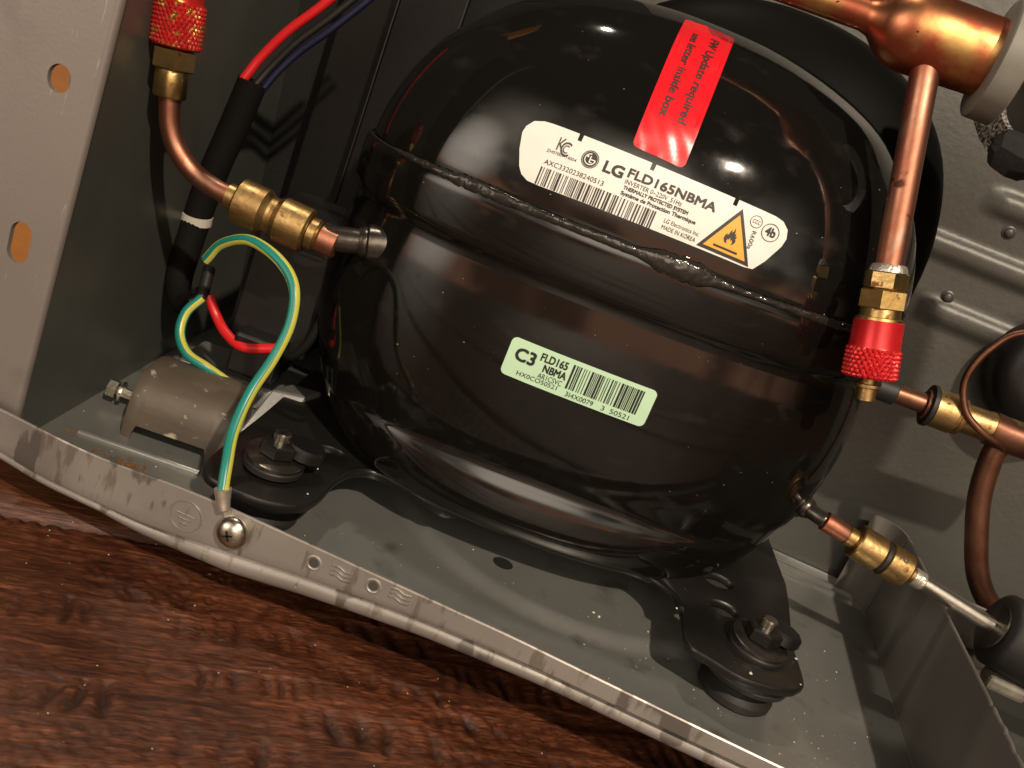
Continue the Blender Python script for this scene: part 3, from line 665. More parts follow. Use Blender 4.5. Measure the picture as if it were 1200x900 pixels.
def poly_mb(wrap, polys, off):
    mb = MB()
    for P in polys:
        bm = bmesh.new(); vs = [bm.verts.new((a, b, 0)) for a, b in P]; f = bm.faces.new(vs)
        bmesh.ops.triangulate(bm, faces=[f]); bm.verts.index_update()
        mb.add([wrap(q.co.x, q.co.y, off) for q in bm.verts], [[q.index for q in f.verts] for f in bm.faces]); bm.free()
    return mb
def ring_mb(wrap, rings_, off, seg=28):
    mb = MB()
    for cx, cy, r0, r1 in rings_:
        a = [(cx+r0*cos(2*pi*j/seg), cy+r0*sin(2*pi*j/seg)) for j in range(seg)]; b = [(cx+r1*cos(2*pi*j/seg), cy+r1*sin(2*pi*j/seg)) for j in range(seg)]
        mb.add([wrap(x, y, off) for x, y in a+b], [(j, (j+1) % seg, seg+(j+1) % seg, seg+j) for j in range(seg)])
    return mb
def bars(wrap, u0, u1, v0, v1, seed, off, slant=0.0):
    r = random.Random(seed); mb = MB(); u = u0; rows = 3
    while u < u1-0.3:
        wd = r.choice((0.22, 0.22, 0.42, 0.62)); 
        vs = [wrap(a + slant*(v0+(v1-v0)*k/rows-v0), v0+(v1-v0)*k/rows, off) for k in range(rows+1) for a in (u, min(u+wd, u1))]
        mb.add(vs, [(2*k, 2*k+1, 2*k+3, 2*k+2) for k in range(rows)]); u += wd + r.choice((0.24, 0.24, 0.42, 0.62))
    return mb

# white rating label on the dome
W1 = Wrap(B_UP, (-14.5, 50, 125.0), (1, 0.0, 0.03), (0, 0.25, 1), (0, 1, -0.25))
poly = [(-31.5, 8.2), (-34.0, 8.0), (-36.6, 7.2), (-38.2, 5.2), (-38.5, 3.3), (-37.4, -1.2), (-35.6, -5.6), (-34.2, -7.4), (-32.0, -8.5), (-28.4, -8.7), (31.2, -8.2), (33.8, -7.8), (36.0, -4.6), (38.5, 0.8), (38.9, 3.2), (38.2, 5.6), (36.2, 7.2), (33.6, 7.7)]
lab = obj('rating_label', column_fill(W1, poly, 1.6, 0.12, notches=[(-23.6, -22.4, 1.9), (-2.6, -1.4, 1.9), (21.6, 22.8, 1.9)], rows=10), M['label_white'], comp, smooth=60, label='white rating label with warning triangle')
T = 0.27
items = [('LG', -14.2, 0.9, 3.0, 0, 5.4, 0.30), ('FLD165NBMA', -7.4, 2.0, 2.4, 0, 25.2, 0.22),
         ('INVERTER 0~220V ,51Hz', -7.3, 0.15, 1.25, 0, 16.4, 0.0), ('THERMALLY PROTECTED SYSTEM', -7.1, -1.4, 1.0, 0, 18.6, 0.09),
         ('Système de Protection Thermique', -7.2, -2.95, 1.05, 0, 21.6, 0.09),
         ('LG Electronics Inc.', 6.5, -5.45, 1.15, 0, 10.2, 0.0), ('MADE IN KOREA', 6.5, -7.25, 1.15, 0, 9.8, 0.0),
         ('AXC3320238240513', -29.6, -2.7, 1.35, 0, 17.2, 0.0), ('ZH07009-14004', -30.2, 0.6, 0.85, 0, 8.6, 0.0),
         ('4b', 32.6, 1.9, 2.4, 0, 2.8, 0.2), ('CCC', 28.4, 3.65, 1.1, 0, 2.2, 0.0), ('R600a', 29.4, 1.6, 1.2, -84, 5.0, 0.0)]
obj('lettering', text_mb(W1, items, T), M['ink'], lab, smooth=0)
obj('conformity_mark', text_mb(W1, [('K', -28.0, 1.9, 3.7, 0, 2.0, 0.0), ('C', -26.2, 1.8, 2.3, 0, 1.5, 0.0), ('C', -26.9, 1.0, 4.0, 0, 2.7, 0.0)], T+0.02), M['ink_grey'], lab, smooth=0)
obj('barcode', bars(W1, -29.8, 3.9, -8.5, -3.6, 5, T), M['ink'], lab, smooth=0)
for cx, cy, r0, r1 in ((34.1, 3.0, 2.3, 2.5), (29.4, 4.2, 1.55, 1.72)):
    obj('symbol_ring', ring_mb(W1, [(cx, cy, r0, r1)], T), M['ink_grey'], lab, smooth=0)
def rect(a, b, c, d): return [(a, b), (c, b), (c, d), (a, d)]
LX, LY = -18.3, 2.7
obj('maker_emblem', ring_mb(W1, [(LX, LY, 0.02, 2.05), (LX, LY, 2.2, 2.42)], T), M['ink'], lab, smooth=0)
arc = [(LX+1.6*cos(radians(t)), LY+1.6*sin(radians(t))) for t in range(0, -271, -15)]
arc = arc + [(LX+1.32*cos(radians(t)), LY+1.32*sin(radians(t))) for t in range(-270, 1, 15)]
mbq = poly_mb(W1, [rect(LX-0.15, LY-0.95, LX+0.15, LY+0.95), rect(LX-0.15, LY-0.95, LX+0.75, LY-0.68), rect(LX, LY-0.14, LX+1.55, LY+0.14)], T+0.07)
n = 19
mbq.add([W1(x, y, T+0.07) for x, y in arc], [(j, j+1, 2*n-2-j, 2*n-1-j) for j in range(n-1)])
mbq.add(*(lambda m_: (m_.v, m_.f))(ring_mb(W1, [(LX-0.8, LY+0.6, 0.02, 0.3)], T+0.07, 10)))
obj('emblem_strokes', mbq, M['label_white'], lab, smooth=0)
def shrink(P, k):
    cx = sum(p[0] for p in P)/3; cy = sum(p[1] for p in P)/3; return [(cx+(x-cx)*k, cy+(y-cy)*k) for x, y in P]
tri = [(17.0, -7.7), (32.4, -7.7), (24.6, 5.9)]
def sub_tri(P, n=6):
    pts = []; fs = []; idx = {}
    a, b, c = [Vector((*p, 0)) for p in P]
    for i in range(n+1):
        for j in range(n+1-i):
            idx[(i, j)] = len(pts); q = a + (b-a)*(i/n) + (c-a)*(j/n); pts.append((q.x, q.y))
    for i in range(n):
        for j in range(n-i):
            fs.append((idx[(i, j)], idx[(i+1, j)], idx[(i, j+1)]))
            if j < n-i-1: fs.append((idx[(i+1, j)], idx[(i+1, j+1)], idx[(i, j+1)]))
    return pts, fs
pts, fs = sub_tri(tri); mb = MB(); mb.add([W1(x, y, T) for x, y in pts], fs); obj('triangle_border', mb, M['ink'], lab, smooth=0)
pts, fs = sub_tri(shrink(tri, 0.80)); mb = MB(); mb.add([W1(x, y, T+0.07) for x, y in pts], fs); obj('warning_triangle', mb, M['label_orange'], lab, smooth=0)
fx, fy = 24.7, -2.9
flame = [(-1.3, -1.3), (-1.9, -0.3), (-1.7, 0.8), (-1.2, 1.6), (-1.3, 0.9), (-0.8, 1.3), (-0.7, 2.2), (-0.3, 2.9), (-0.25, 2.0), (0.15, 2.4), (0.35, 3.6), (0.7, 2.6), (0.75, 1.8), (1.15, 2.2), (1.25, 1.2), (1.7, 1.4), (1.5, 0.5), (1.85, -0.1), (1.4, -1.1), (0.8, -1.6), (1.0, -0.8), (0.55, 0.1), (0.3, -0.5), (0.0, 0.5), (-0.3, -0.3), (-0.7, -0.1), (-0.75, -0.9), (-0.4, -1.6)]
obj('flame_symbol', poly_mb(W1, [[(fx+a*0.92, fy+b*0.92) for a, b in flame], rect(fx-3.6, -6.1, fx+3.4, -5.5)], T+0.14), M['ink'], lab, smooth=0)

# green label on the lower shell
W2 = Wrap(B_LO, (-12.0, 46, 70.0), (1, 0.0, 0.006), (0, 0, 1), (0, 1, 0))
lab2 = obj('serial_label', column_fill(W2, rrect(43.8, 11.6, 1.6), 1.6, 0.12, rows=8), M['label_green'], comp, smooth=60, label='pale green serial label with barcode')
items = [('C3', -19.6, -0.5, 3.7, 0, 5.8, 0.3), ('FLD165', -12.4, 2.0, 2.3, 0, 7.9, 0.16), ('NBMA', -10.7, -0.9, 2.2, 0, 6.8, 0.16), ('AR1CSVC', -11.4, -2.95, 1.6, 0, 7.2, 0.0),
         ('HX0CO50521', -17.2, -4.5, 1.35, 0, 12.2, 0.0), ('3I4X0079', -2.2, -5.1, 1.5, 0, 8.4, 0.0), ('3', 8.7, -5.2, 1.5, 0, 1.0, 0.0), ('50521', 11.4, -5.2, 1.5, 0, 5.7, 0.0)]
obj('lettering', text_mb(W2, items, T), M['ink'], lab2, smooth=0)
obj('barcode', bars(W2, -3.0, 18.4, -2.9, 4.5, 9, T), M['ink'], lab2, smooth=0)

# red label over the top of the dome
W3 = Wrap(B_UP, (-17.7, 69.5, 151.5), (1, 0.04, 0.04), (-0.05, 0.72, 0.70), (0, 0.70, -0.72))
lab3 = obj('notice_label', column_fill(W3, rrect(15.4, 51, 1.6), 0.9, 0.14, rows=44, wave=1.6), M['label_red'], comp, smooth=60, label='red notice label running over the top of the dome')
obj('lettering', text_mb(W3, [('FW Update required', 1.4, 17.5, 2.5, -90, 33, 0.12), ('see letter inside box', -4.0, 16.5, 2.4, -90, 32, 0.12)], T), M['ink'], lab3, smooth=0)

# ------------------------------------------------------------------ valve builders
def knurl(n, h):
    def f(t, a):
        return h*(abs(math.sin(n*a/2 + t*1.35)) * abs(math.sin(n*a/2 - t*1.35)) - 0.35)
    return f
def lin(p, q, n): return [(p[0]+(q[0]-p[0])*i/n, p[1]+(q[1]-p[1])*i/n) for i in range(n+1)]
def hexpart(name, p0, d, length, r, m, parent, rot=0.0):
    return lathe_part(name, p0, d, [(0, r*0.86), (0.5, r), (length-0.5, r), (length, r*0.86)], m, parent, 6, 20, rot=rot)

# left service valve: copper elbow from the left stub, upright brass valve with a worn red cap
lv = thing('service_valve', (-126, 47, 78), 'copper elbow with brass valve and worn red knurled cap at the upper left', 'valve', 'red capped service valves')
mb = MB(); mb.tube([(-127, 45.4, 79.2), (-133.5, 44.8, 79.6), (-141, 44.4, 81.6), (-147.0, 43.4, 86), (-150.7, 42.4, 92), (-152.7, 41.5, 100)], 3.05, 18, 7); obj('copper_elbow', mb, M['copper'], lv, smooth=60)
d = (V(-98, 50, 78.0) - V(-124, 46, 79.4)); L0 = d.length; d.normalize(); q = V(-129.2, 45.0, 79.2)
lathe_part('brass_ferrule', q, d, [(0, 3.3), (0.2, 3.9), (4.4, 3.9), (4.4, 3.2)], M['brass_old'], lv, 24)
lathe_part('brass_coupling', q + d*3.2, d, [(0, 4.6), (0.05, 6.3), (0.6, 6.85), (8.4, 6.9), (8.5, 6.8), (10.2, 5.6), (11.2, 5.5)], M['brass_old'], lv, 32, 16)
lathe_part('brass_coupling', q + d*14.4, d, [(-0.2, 5.5), (0.9, 5.6), (2.6, 6.8), (2.7, 6.9), (11.0, 6.85), (11.6, 6.3), (11.7, 4.6)], M['brass_old'], lv, 32, 16)
lathe_part('solder_ring', q + d*26.0, d, [(0, 4.3), (0.3, 4.9), (2.6, 4.9), (3.0, 4.5), (3.4, 4.9), (3.9, 4.4)], M['brass_old'], lv, 24)
lathe_part('copper_end', q + d*29.4, d, [(0, 4.3), (5.6, 4.35), (5.9, 4.0)], M['copper'], lv, 24)
vx = V(-152.7, 41.5, 99.5); vd = V(-0.13, -0.02, 1).normalized()
lathe_part('valve_body', vx, vd, [(0, 3.0), (0.2, 4.3), (0.7, 4.7), (7.6, 4.7), (8.2, 4.4)], M['brass'], lv, 28)
hexpart('brass_nut', vx + vd*8.0, vd, 6.0, 6.4, M['brass'], lv, rot=0.35)
prof = lin((0, 6.3), (0.4, 6.7), 2) + lin((0.5, 6.75), (12.0, 6.85), 36) + [(12.4, 6.4), (13.2, 6.2), (16, 6.4), (17, 6.0), (17.2, 1.0)]
mb = MB(); mb.lathe(vx + vd*14.2, vd, prof, 132, mod=lambda t, a: knurl(32, 0.62)(t, a) if 0.5 < t < 12.1 else 0); obj('valve_cap', mb, M['red_cap_worn'], lv, smooth=25)

# right process valve: copper header with a down tube, brass fitting and red cap
rv = thing('process_valve', (40, 62, 188), 'copper header with hanging copper tube, brass nut and bright red knurled cap', 'valve', 'red capped service valves')
hp = V(-9.5, 66, 188.0); hd = V(1, -0.02, 0.02).normalized()
lathe_part('copper_header', hp, hd, [(0, 4.0), (28, 4.1), (30.5, 4.8), (33.5, 7.6), (37, 9.9), (41, 10.6), (47, 10.4), (58, 10.1), (63, 10.0), (63.3, 9.0)], M['copper_heat'], rv, 40, 60)
t0 = V(37.5, 62, 184); t1 = V(52.2, 55.5, 131); td = (t1-t0).normalized()
mb = MB(); mb.tube([t0, t0.lerp(t1, 0.5), t1], lambda t: 3.75 if t > 0.02 else 4.3, 24, 8); obj('copper_tube', mb, M['copper'], rv, smooth=60)
lathe_part('solder_ring', t1 - td*1.2, td, [(0, 3.7), (0.3, 4.5), (1.2, 4.9), (2.2, 5.1)], M['solder'], rv, 24)
hexpart('brass_fitting', t1 + td*0.8, td, 5.0, 5.7, M['brass'], rv, rot=0.1)
hexpart('brass_nut', t1 + td*5.6, td, 5.6, 6.6, M['brass'], rv, rot=0.5)
lathe_part('brass_collar', t1 + td*11.0, td, [(0, 5.3), (2.2, 5.4), (2.4, 6.3), (3.6, 6.4)], M['brass'], rv, 28)
prof = [(0, 6.2), (0.3, 6.6), (7.0, 6.75), (7.6, 6.9)] + lin((8.0, 6.95), (15.2, 7.05), 26) + [(15.8, 6.7), (15.9, 1.0)]
mb = MB(); mb.lathe(t1 + td*14.0, td, prof, 132, mod=lambda t, a: knurl(30, 0.75)(t, a) if 7.9 < t < 15.4 else 0); obj('valve_cap', mb, M['red_cap'], rv, smooth=25)
lathe_part('cap_stem', t1 + td*29.6, td, [(0, 2.4), (1.8, 2.4), (2.0, 3.5), (2.8, 3.5), (3.0, 2.6), (6.4, 2.6), (6.8, 2.2)], M['brass_old'], rv, 22)

# foam sleeve with white tape on the header's right end
fs_ = thing('foam_sleeve', (70, 64, 190), 'grey foam pipe insulation with a white taped end on the copper header', 'insulation')
lathe_part('tape_ring', hp + hd*61.5, hd, [(0, 8), (0.2, 14.5), (0.8, 15.2), (7.2, 15.4), (7.6, 14.8)], M['tape'], fs_, 40)
fd = V(1, -0.10, -0.02).normalized(); fp = hp + hd*67.0
fu = fd.cross(V(0, 0, 1)).normalized(); fv = fd.cross(fu)                     # obliquely cut tube: the far side reaches further left
def fpt(r, a, t): 
    off = fu*(r*cos(a)) + fv*(r*sin(a)); return fp + off + fd*(t + 15 - 0.80*off.y)
A_ = [2*pi*j/72 for j in range(72)]; fr_ = np.random.default_rng(8)
mb = MB(); mb.rings([[fpt(15.4, a, 1.5) for a in A_], [fpt(15.6, a, 0.2*fr_.random()) for a in A_], [fpt(18, a, 0.5*fr_.random()) for a in A_], [fpt(20.5, a, 0.5*fr_.random()) for a in A_], [fpt(22.8, a, 0.3+0.4*fr_.random()) for a in A_], [fpt(23, a, 1.6) for a in A_]], cap=False)
obj('cut_face', mb, M['foam_cut'], fs_, smooth=50)
mb = MB(); mb.rings([[fpt(23.1, a, 1.2) for a in A_], [fpt(24.4, a, 5) for a in A_], [fpt(24.8, a, 20) for a in A_], [fpt(24.8, a, 70) for a in A_]], cap=False)
obj('foam', mb, M['foam'], fs_, smooth=60)
mb = MB(); rs = []; fr_ = np.random.default_rng(5)
for k, (x, y, z, r) in enumerate(((59, 50, 169, 1.5), (61, 50, 168.5, 4.2), (65, 50, 167.5, 5.2), (70, 51, 168, 4.4), (76, 52, 169.5, 3.0), (80, 53, 171, 1.2))):
    rs.append([(x + 1.5*(fr_.random()-0.5), y + r*0.8*cos(a)*(0.7+0.6*fr_.random()), z + r*sin(a)*(0.7+0.6*fr_.random())) for a in [2*pi*q/10 for q in range(10)]])
mb.rings(rs); obj('torn_edge', mb, M['lining'], fs_, smooth=25)

# suction line on the right: sleeve, brass coupling, copper pipe with a branch going down
sl = thing('suction_pipe', (100, 118, 91), 'tarnished brass coupling with dull copper pipe leaving right of the red cap', 'pipe')
s0 = V(80, 117, 91.5); sd = V(1, 0.03, 0.05).normalized()
lathe_part('rubber_collar', s0 - sd*4, sd, [(0, 3.6), (0.3, 4.2), (9, 4.3), (9.4, 3.8)], M['rubber'], sl, 24)
lathe_part('steel_tube', s0 + sd*5, sd, [(0, 3.3), (10, 3.5), (10.2, 5.0), (11.2, 5.2), (11.3, 3.4)], M['copper_dull'], sl, 24)
lathe_part('rubber_ring', s0 + sd*16, sd, [(0, 5.2), (0.3, 7.2), (1.6, 7.3), (1.9, 6)], M['rubber'], sl, 30)
lathe_part('brass_coupling', s0 + sd*17.8, sd, [(0, 5.6), (0.3, 6.7), (7.6, 6.8), (8.0, 6.2), (8.6, 6.2), (8.9, 6.5), (10.2, 6.4), (10.4, 5.2)], M['brass_old'], sl, 32, 16)
mb = MB(); mb.tube([s0+sd*28, s0+sd*36, s0+sd*46, s0+sd*70], lambda t: 5.2 if t < 0.35 else 5.5, 22, 6); obj('copper_pipe', mb, M['brass_old'], sl, smooth=60)
mb = MB(); mb.tube([s0+sd*38, s0+sd*48+V(0, 0, -0.5), s0+sd*80], 5.9, 22, 6); obj('copper_pipe', mb, M['copper_dull'], sl, smooth=60)
mb = MB(); mb.tube([(124, 119, 92), (124, 119.5, 84), (127, 120, 71), (132.5, 120, 58), (141, 120, 43), (152, 120, 34), (170, 118, 28)], 3.9, 18, 6); obj('copper_branch', mb, M['copper_dull'], sl, smooth=60)
mb = MB(); mb.tube([(134, 112, 133), (112, 114, 127), (104, 113, 118), (101.5, 112, 106), (106, 111, 96.5), (114, 110.5, 92), (122, 113, 90), (126, 119, 88)], 1.25, 10, 8)
obj('capillary_tube', mb, M['copper_dull'], smooth=60, label='thin brown capillary tube looping in front of the brass coupling', cat='tube', origin=(104, 113, 110))

# liquid line lower right: two brass couplings and an aluminium tube into a black rubber sleeve
ll = thing('liquid_line', (100, 84, 46), 'pair of brass couplings joined to a bare aluminium tube at the lower right', 'pipe')
a0 = V(76, 84.5, 50); a1 = V(139, 88, 39.5); ad = (a1-a0).normalized()
lathe_part('copper_end', a0, ad, [(0, 2.9), (0.3, 3.3), (7.5, 3.2), (9.5, 2.7)], M['copper'], ll, 20)
lathe_part('brass_neck', a0+ad*8.5, ad, [(0, 2.6), (0.3, 3.2), (4.0, 3.2)], M['brass_old'], ll, 20)
lathe_part('brass_coupling', a0+ad*11.5, ad, [(0, 3.2), (0.3, 5.4), (0.8, 5.8), (9.0, 5.9), (9.5, 5.4), (10.2, 4.6)], M['brass_old'], ll, 30, 16)
lathe_part('rubber_ring', a0+ad*21.2, ad, [(0, 4.5), (0.4, 5.2), (1.6, 5.2), (2.0, 4.5)], M['rubber'], ll, 26)
cp2 = lathe_part('brass_coupling', a0+ad*22.8, ad, [(0, 4.6), (0.4, 5.8), (7.6, 5.9), (8.2, 5.5), (8.3, 3.2)], M['brass_old'], ll, 30, 16)
lathe_part('brass_neck', a0+ad*30.8, ad, [(0, 3.0), (2.6, 2.9), (2.8, 2.5)], M['brass_old'], ll, 20)
lathe_part('sealing_tape', a0+ad*33.0, ad, [(0, 2.6), (0.3, 3.15), (4, 3.1), (4.4, 2.7)], M['solder'], ll, 20)
lathe_part('aluminium_tube', a0+ad*34, ad, [(0, 2.65), (40, 2.65)], M['alu'], ll, 22)
# stamped figure on the second coupling: a short strip of lettering bent round the barrel
def barrel(c, ad, r):
    up = (V(0.0, -0.75, 0.66) - ad*ad.dot(V(0.0, -0.75, 0.66))).normalized(); side = ad.cross(up)
    return lambda u, v, off: c + ad*u + (cos(v/r)*up + sin(v/r)*side)*(r+off)
fb = barrel(a0+ad*26.4, ad, 5.9)
obj('stamped_figure', text_mb(lambda u, v, off: fb(u, v, off), [('5', 1.4, -1.2, 3.0, 90, 1.7, 0.0)], 0.06), M['ink_grey'], cp2, smooth=0)
rs_ = thing('rubber_sleeve', (150, 89, 37), 'matt black rubber sleeve over the end of the aluminium tube', 'sleeve')
lathe_part('sleeve', a1 + ad*0.5, V(1, 0.06, -0.10), [(0, 3.2), (0.4, 10.5), (1.6, 12.2), (12, 12.6), (34, 12.4), (60, 12.2)], M['rubber'], rs_, 36, 60)
lathe_part('sleeve_washer', a1 - ad*0.8, ad, [(0, 3.6), (0.2, 8), (0.9, 8)], M['steel'], rs_, 30)
wc = thing('white_connector', (143, 70, 17), 'small dusty white plastic connector under the black rubber sleeve', 'connector')
mb = MB(); mb.box((144, 82, 21), (157, 91, 26)); obj('housing', mb, M['dirty_plastic'], wc, smooth=0, bevel=1.5)
mb = MB(); mb.box((141.5, 83, 19), (144.2, 86, 21.5)); obj('latch', mb, M['dirty_plastic'], wc, smooth=0, bevel=0.8)

# fan motor at the right edge
fm = thing('fan_motor', (142, 146, 112), 'black round fan motor against the grey back panel at the right edge', 'motor')
lathe_part('motor_body', (146, 166, 112), (-0.08, -1, 0.1), [(0, 24), (10, 23.5), (15, 21), (17, 14), (17.4, 2)], M['black_plastic'], fm, 44, 50)
lathe_part('motor_boss', (146, 150, 113), (-0.08, -1, 0.1), [(0, 7), (5, 6.6), (5.6, 5.5)], M['black_satin'], fm, 28)

# ------------------------------------------------------------------ arched clamp, bracket
ck = thing('arched_clamp', (-123, 50, 0), 'grey brown arched metal block speckled with pale dirt, bolted to the floor at left', 'clamp')
ca_ = radians(13); ce = V(cos(ca_), sin(ca_), 0); cf = V(-sin(ca_), cos(ca_), 0); cb = V(-138, 46, 4.5)
def cpt(u, a, r, z0=0):
    r = r*(1 + 0.10*sin(2*a)**2)
    return cb + ce*u + cf*(-r*cos(a)) + V(0, 0, r*sin(a))
rs = []
for u in np.linspace(0, 31, 24):
    low = -0.28 if (u < 3.2 or u > 26.6) else 0.02
    r0 = 16.3 - (0.5 if u < 0.6 or u > 30.4 else 0)
    angs = np.linspace(low, pi+0.25, 26)
    rs.append([cpt(u, a, r0) for a in angs] + [cpt(u, a, r0-1.6) for a in angs[::-1]])
mb = MB(); mb.rings(rs); obj('arched_cover', mb, M['clamp'], ck, smooth=35)
mb = MB(); rs = []
for u in (1.0, 30.4): rs.append([cpt(u, a, 14.6) for a in np.linspace(0.35, pi+0.25, 22)])
mb.rings(rs); obj('core', mb, M['black_satin'], ck, smooth=30)
sp = V(-150.5, 44.5, 6)
sc_ = lathe_part('clamp_screw', sp, V(1, 0.3, -0.10), [(0, 1.6), (0.4, 3.0), (3.2, 3.0), (3.6, 1.8), (9, 1.5)], M['zinc'], ck, 6, 20)
lathe_part('screw_washer', sp + V(4.2, 1.2, -0.4), V(1, 0.3, -0.1), [(0, 3.4), (0.8, 3.4)], M['zinc'], sc_, 20)
bk = thing('floor_bracket', (-118, 88, 0), 'plain grey folded metal bracket behind the arched clamp', 'bracket')
mb = MB(); mb.hexa([(-152, 76, 0.3), (-98, 92, 0.3), (-104, 118, 0.3), (-156, 104, 0.3)], [(-148, 80, 9), (-106, 92, 9), (-110, 112, 11), (-151, 102, 11)]); obj('raised_pad', mb, M['tray'], bk, smooth=0, bevel=1.6)
mb = MB(); mb.hexa([(-112, 62, 0.3), (-99, 66, 0.3), (-97, 90, 0.3), (-110, 88, 0.3)], [(-110, 76, 15), (-99, 80, 16), (-97, 90, 16), (-108, 88, 15)]); obj('sloping_tab', mb, M['tray'], bk, smooth=0, bevel=0.8)
mb = MB(); mb.lathe((-121, 98, 10.6), (0, 0, 1), [(0, 4), (0.4, 3.9), (0.9, 2.8), (0.9, 0.4)], 20); obj('pad_stud', mb, M['zinc'], bk)

# ------------------------------------------------------------------ wires
def striped(pts, r, root, roll=0.0, n=10):
    mb = MB(); mb.tube(pts, r, 18, n); obj('green_sheath', mb, M['green_wire'], root, smooth=70)
    P = spline(pts, n)
    for fn in roll:                                          # angle of each stripe from the front of the wire
        mb = MB(); rs = []
        for i, p in enumerate(P):
            t = (P[min(i+1, len(P)-1)]-P[max(i-1, 0)]).normalized(); f = V(0, -0.92, 0.38); f = (f - t*f.dot(t)).normalized(); sd_ = t.cross(f)
            a0 = radians(fn(i/(len(P)-1)))
            dr = lambda b: cos(a0+b)*f + sin(a0+b)*sd_
            rs.append([p + (r+0.07)*dr(b) for b in np.linspace(-0.45, 0.45, 7)] + [p + (r-0.2)*dr(b) for b in np.linspace(0.45, -0.45, 7)])
        mb.rings(rs); obj('yellow_stripe', mb, M['yellow_wire'], root, smooth=70)
ew = thing('earth_wire', (-78, -2, 7), 'green and yellow earth wire arching from the lip screw up into the dark sleeve', 'wire', 'green and yellow earth wires')
ewp = [(-84.5, -1.5, 16.5), (-87, 2, 22), (-90.5, 8, 29), (-92, 15, 38), (-91, 21, 48), (-91, 25, 58), (-94.5, 28, 67), (-102.5, 31, 71.5), (-114, 35, 72), (-123.5, 39, 66.5), (-128, 41, 59.5)]
striped(ewp, 1.55, ew, roll=[lambda t: 62+10*sin(9*t), lambda t: -125+75*max(0, min(1, (t-0.55)*4))])
mb = MB()
mb.tube([(-84.6, -1.6, 17.4), (-83.6, -1.7, 14.5), (-82.4, -1.9, 12.0)], lambda t: 2.35-0.75*t, 14, 4); obj('crimp_barrel', mb, M['tin'], ew, smooth=50)
mb = MB(); pl = on_lip(-78.6, 6.6, 0.0)
mb.lathe(pl + V(0, -0.1, 0), (0, -1, 0), [(0, 2.0), (0, 4.3), (0.8, 4.3), (0.8, 2.0)], 26); mb.hexa([(-83.6, pl.y-0.1, 12.6), (-81.2, pl.y-0.1, 12.6), (-78.5, pl.y-0.1, 9.5), (-81.5, pl.y-0.1, 8.4)], [(-83.6, pl.y-0.9, 12.6), (-81.2, pl.y-0.9, 12.6), (-78.5, pl.y-0.9, 9.5), (-81.5, pl.y-0.9, 8.4)])
obj('ring_terminal', mb, M['tin'], ew, smooth=40)
es_ = thing('earth_screw', (pl.x, pl.y, pl.z), 'shiny domed cross head screw fixing the earth wire to the lip', 'screw')
lathe_part('screw_head', pl + V(0, -0.95, 0), (0, -1, 0), [(0, 4.6), (0.5, 4.65), (1.3, 4.2), (2.2, 3.1), (2.7, 1.9), (2.9, 0.6), (2.9, 0.05)], M['zinc'], es_, 36, 70)
mb = MB(); c = pl + V(0, -3.9, 0)
for a in (0.4, 0.4+pi/2):
    u = V(cos(a), 0, sin(a)); v = V(-sin(a), 0, cos(a))
    A = [c - u*1.5 - v*0.28, c + u*1.5 - v*0.28, c + u*1.5 + v*0.28, c - u*1.5 + v*0.28]; mb.hexa(A, [p + V(0, 1.0, 0) for p in A])
obj('cross_recess', mb, M['black_satin'], es_, smooth=0)
e2 = thing('earth_wire', (-118, 60, 20), 'short green and yellow wire curling down onto the arched clamp', 'wire', 'green and yellow earth wires')
striped([(-137, 63, 40), (-139.5, 60, 34), (-138, 57, 27.5), (-132.5, 55, 23.0), (-125, 56, 21.0), (-117, 60, 17), (-112, 63, 13)], 1.7, e2, roll=[lambda t: -40-10*t, lambda t: 140-20*t])
def wire(pts, r, m, label, name):
    mb = MB(); mb.tube(pts, r, 14, 9); P = pts[0]; return obj(name, mb, m, smooth=70, label=label, cat='wire', origin=P)
wire([(-136.5, 66, 40.5), (-132, 66, 35), (-126, 64, 31.5), (-118, 62, 30.5), (-108, 64, 34)], 1.7, M['red_wire'], 'red wire sagging between the dark sleeve and the terminal cover', 'red_wire')
wire([(-141, 70, 48), (-138, 64, 40), (-140, 62, 37)], 2.0, M['black_wire'], 'black wire behind the top of the short red wire', 'black_wire')
wire([(-106, 66, 33), (-102, 64, 34), (-99, 66, 40), (-99, 72, 50)], 1.5, M['sleeve'], 'brownish wire rising beside the terminal cover behind the green wire', 'brown_wire')
wire([(-159, 92, 107), (-156, 94, 116), (-150, 95, 127), (-142, 96, 138), (-134, 97, 150), (-128, 98, 160)], 1.6, M['red_wire'], 'bright red wire entering the dark sleeve at the top left', 'red_wire')
wire([(-156.5, 95, 105), (-153, 97, 114), (-147, 98, 125), (-139, 99, 136), (-131, 100, 148), (-125, 100, 158)], 1.3, M['black_wire'], 'black wire running beside the bright red wire at top left', 'black_wire')
wire([(-154, 96, 104), (-151, 97, 112), (-145.5, 98, 122), (-137, 98.5, 133), (-128, 99.5, 146), (-122, 100, 156)], 1.25, M['blue_wire'], 'navy blue wire running beside the bright red wire at top left', 'blue_wire')
mb = MB(); mb.tube([(-157, 95, 107.5), (-159, 95, 92), (-161, 93, 72), (-161, 90, 52), (-158, 84, 36), (-150, 76, 30), (-142, 70, 38)], lambda t: 5.0 if t < 0.6 else 5.0-2.4*(t-0.6)/0.4, 22, 8)
obj('wire_sleeve', mb, M['sleeve'], smooth=70, label='dark brown sleeve hanging down at the left holding the wire bundle', cat='sleeve', origin=(-157, 95, 107))
sd2 = V(-0.03, -0.1, 1).normalized()
ct = thing('cable_tie', (-161, 91, 57), 'white ribbed cable tie round the dark wire sleeve', 'cable tie')
mb = MB(); mb.lathe((-161.1, 91.0, 54.6), sd2, [(0, 4.8), (0, 5.35), (3.0, 5.35), (3.0, 4.8)], 60, mod=lambda t, a: 0.05*sin(a*20)); obj('strap', mb, M['white_plastic'], ct, smooth=30)

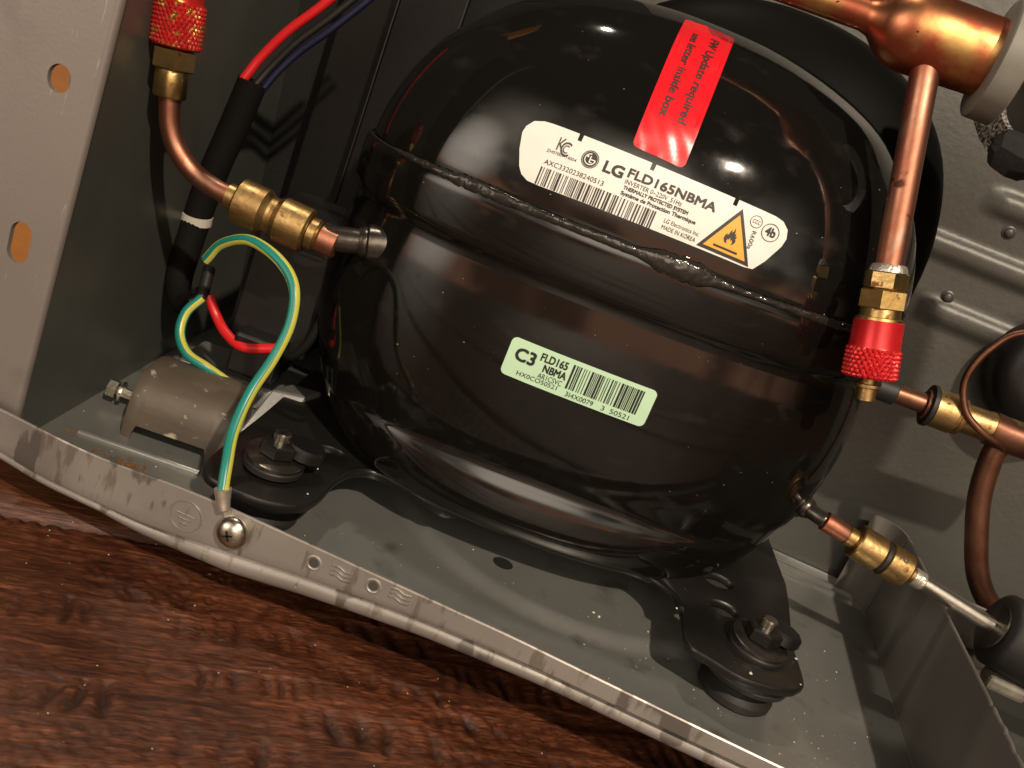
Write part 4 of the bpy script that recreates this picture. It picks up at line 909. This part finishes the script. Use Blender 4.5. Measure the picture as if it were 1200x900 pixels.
# ------------------------------------------------------------------ board behind the casing, seen through the flange holes
mb = MB(); mb.box((-460, 96, WZ+0.6), (-184, 112, 330)); obj('orange_board', mb, M['board'], smooth=0, bevel=1.5, label='orange wooden board standing behind the left flange, seen through its holes', cat='board', origin=(-320, 104, WZ))

# ------------------------------------------------------------------ dirt
def crumbs(name, spots, m, label):
    mb = MB(); r = random.Random(4)
    for (x, y, z, s) in spots:
        n = 6; h = [r.uniform(0.6, 1.2)*s for _ in range(n)]
        base = [(x + h[i]*cos(i*pi/3), y + h[i]*sin(i*pi/3), z) for i in range(n)]; top = [(x + 0.6*h[i]*cos(i*pi/3), y + 0.6*h[i]*sin(i*pi/3), z + s*r.uniform(0.25, 0.8)) for i in range(n)]
        mb.rings([base, top])
    return obj(name, mb, m, smooth=0, label=label, cat='crumbs', kind='stuff')
R = random.Random(12); sp_ = []
for _ in range(190):
    cxy = R.choice(((-120, 20), (-60, 24), (24, 50), (100, 30), (112, 90), (50, 26), (-20, 40), (-140, 60))); x = max(-150, min(122, cxy[0]+R.gauss(0, 16))); y = abs(cxy[1]+R.gauss(0, 13))+4
    sp_.append((x, min(y, 160), floor_h(x, min(y, 160))+0.02, R.choice((0.08, 0.1, 0.12, 0.15, 0.2, 0.3))))
for _ in range(60):
    x = R.uniform(85, 120); y = R.uniform(8, 60); sp_.append((x, y, floor_h(x, y)+0.02, R.uniform(0.08, 0.25)))
sp_ += [(20, 52, 2.4, 0.6), (22, 51, 2.4, 0.5), (-60, 20, 0.1, 0.6)]
crumbs('dust_crumbs', sp_, M['dust'], 'tiny pale crumbs scattered on the metal floor')
crumbs('rust_crumbs', [(-122 + R.gauss(0, 4.5), 17 + R.gauss(0, 1.6), 0.25, R.uniform(0.25, 0.8)) for _ in range(46)] + [(-143+R.gauss(0, 1.5), 20+R.gauss(0, 1), 0.2, R.uniform(0.2, 0.5)) for _ in range(12)], M['rust'], 'rust brown crumbs in front of the arched clamp')
sw = [(R.uniform(-140, 70), R.uniform(-70, 18)) for _ in range(70)]
crumbs('floor_crumbs', [(x, y, WZ+0.25, R.uniform(0.1, 0.26)) for x, y in sw], M['dust'], 'tiny pale crumbs scattered on the wood floor')
sd = []
for _ in range(70):
    W_ = R.choice((W1, W2)); B_ = W_.b; u = R.uniform(-60, 70); v = R.uniform(-30, 42) if W_ is W1 else R.uniform(-30, 22)
    p = W_(u, v, 0.02)
    if abs(p.x) < 90 and p.z > 20 and p.y < 100: sd.append((p.x, p.y-0.05, p.z, R.choice((0.08, 0.1, 0.12, 0.2))))
crumbs('shell_specks', sd, M['dust'], 'tiny pale specks of dust stuck to the black shell')
pc = []
for q in ((-66, -62), (-64, -79), (60, -54), (86, -84), (88, -70), (70, -88), (50, -66), (90, -62), (-86, -60), (80, -60)):
    p = cl(q[0], q[1], 15.6); pc.append((p.x, p.y, p.z, R.uniform(0.25, 0.7)))
crumbs('plate_crumbs', pc, M['dust'], 'pale crumbs lying on the black base plates')
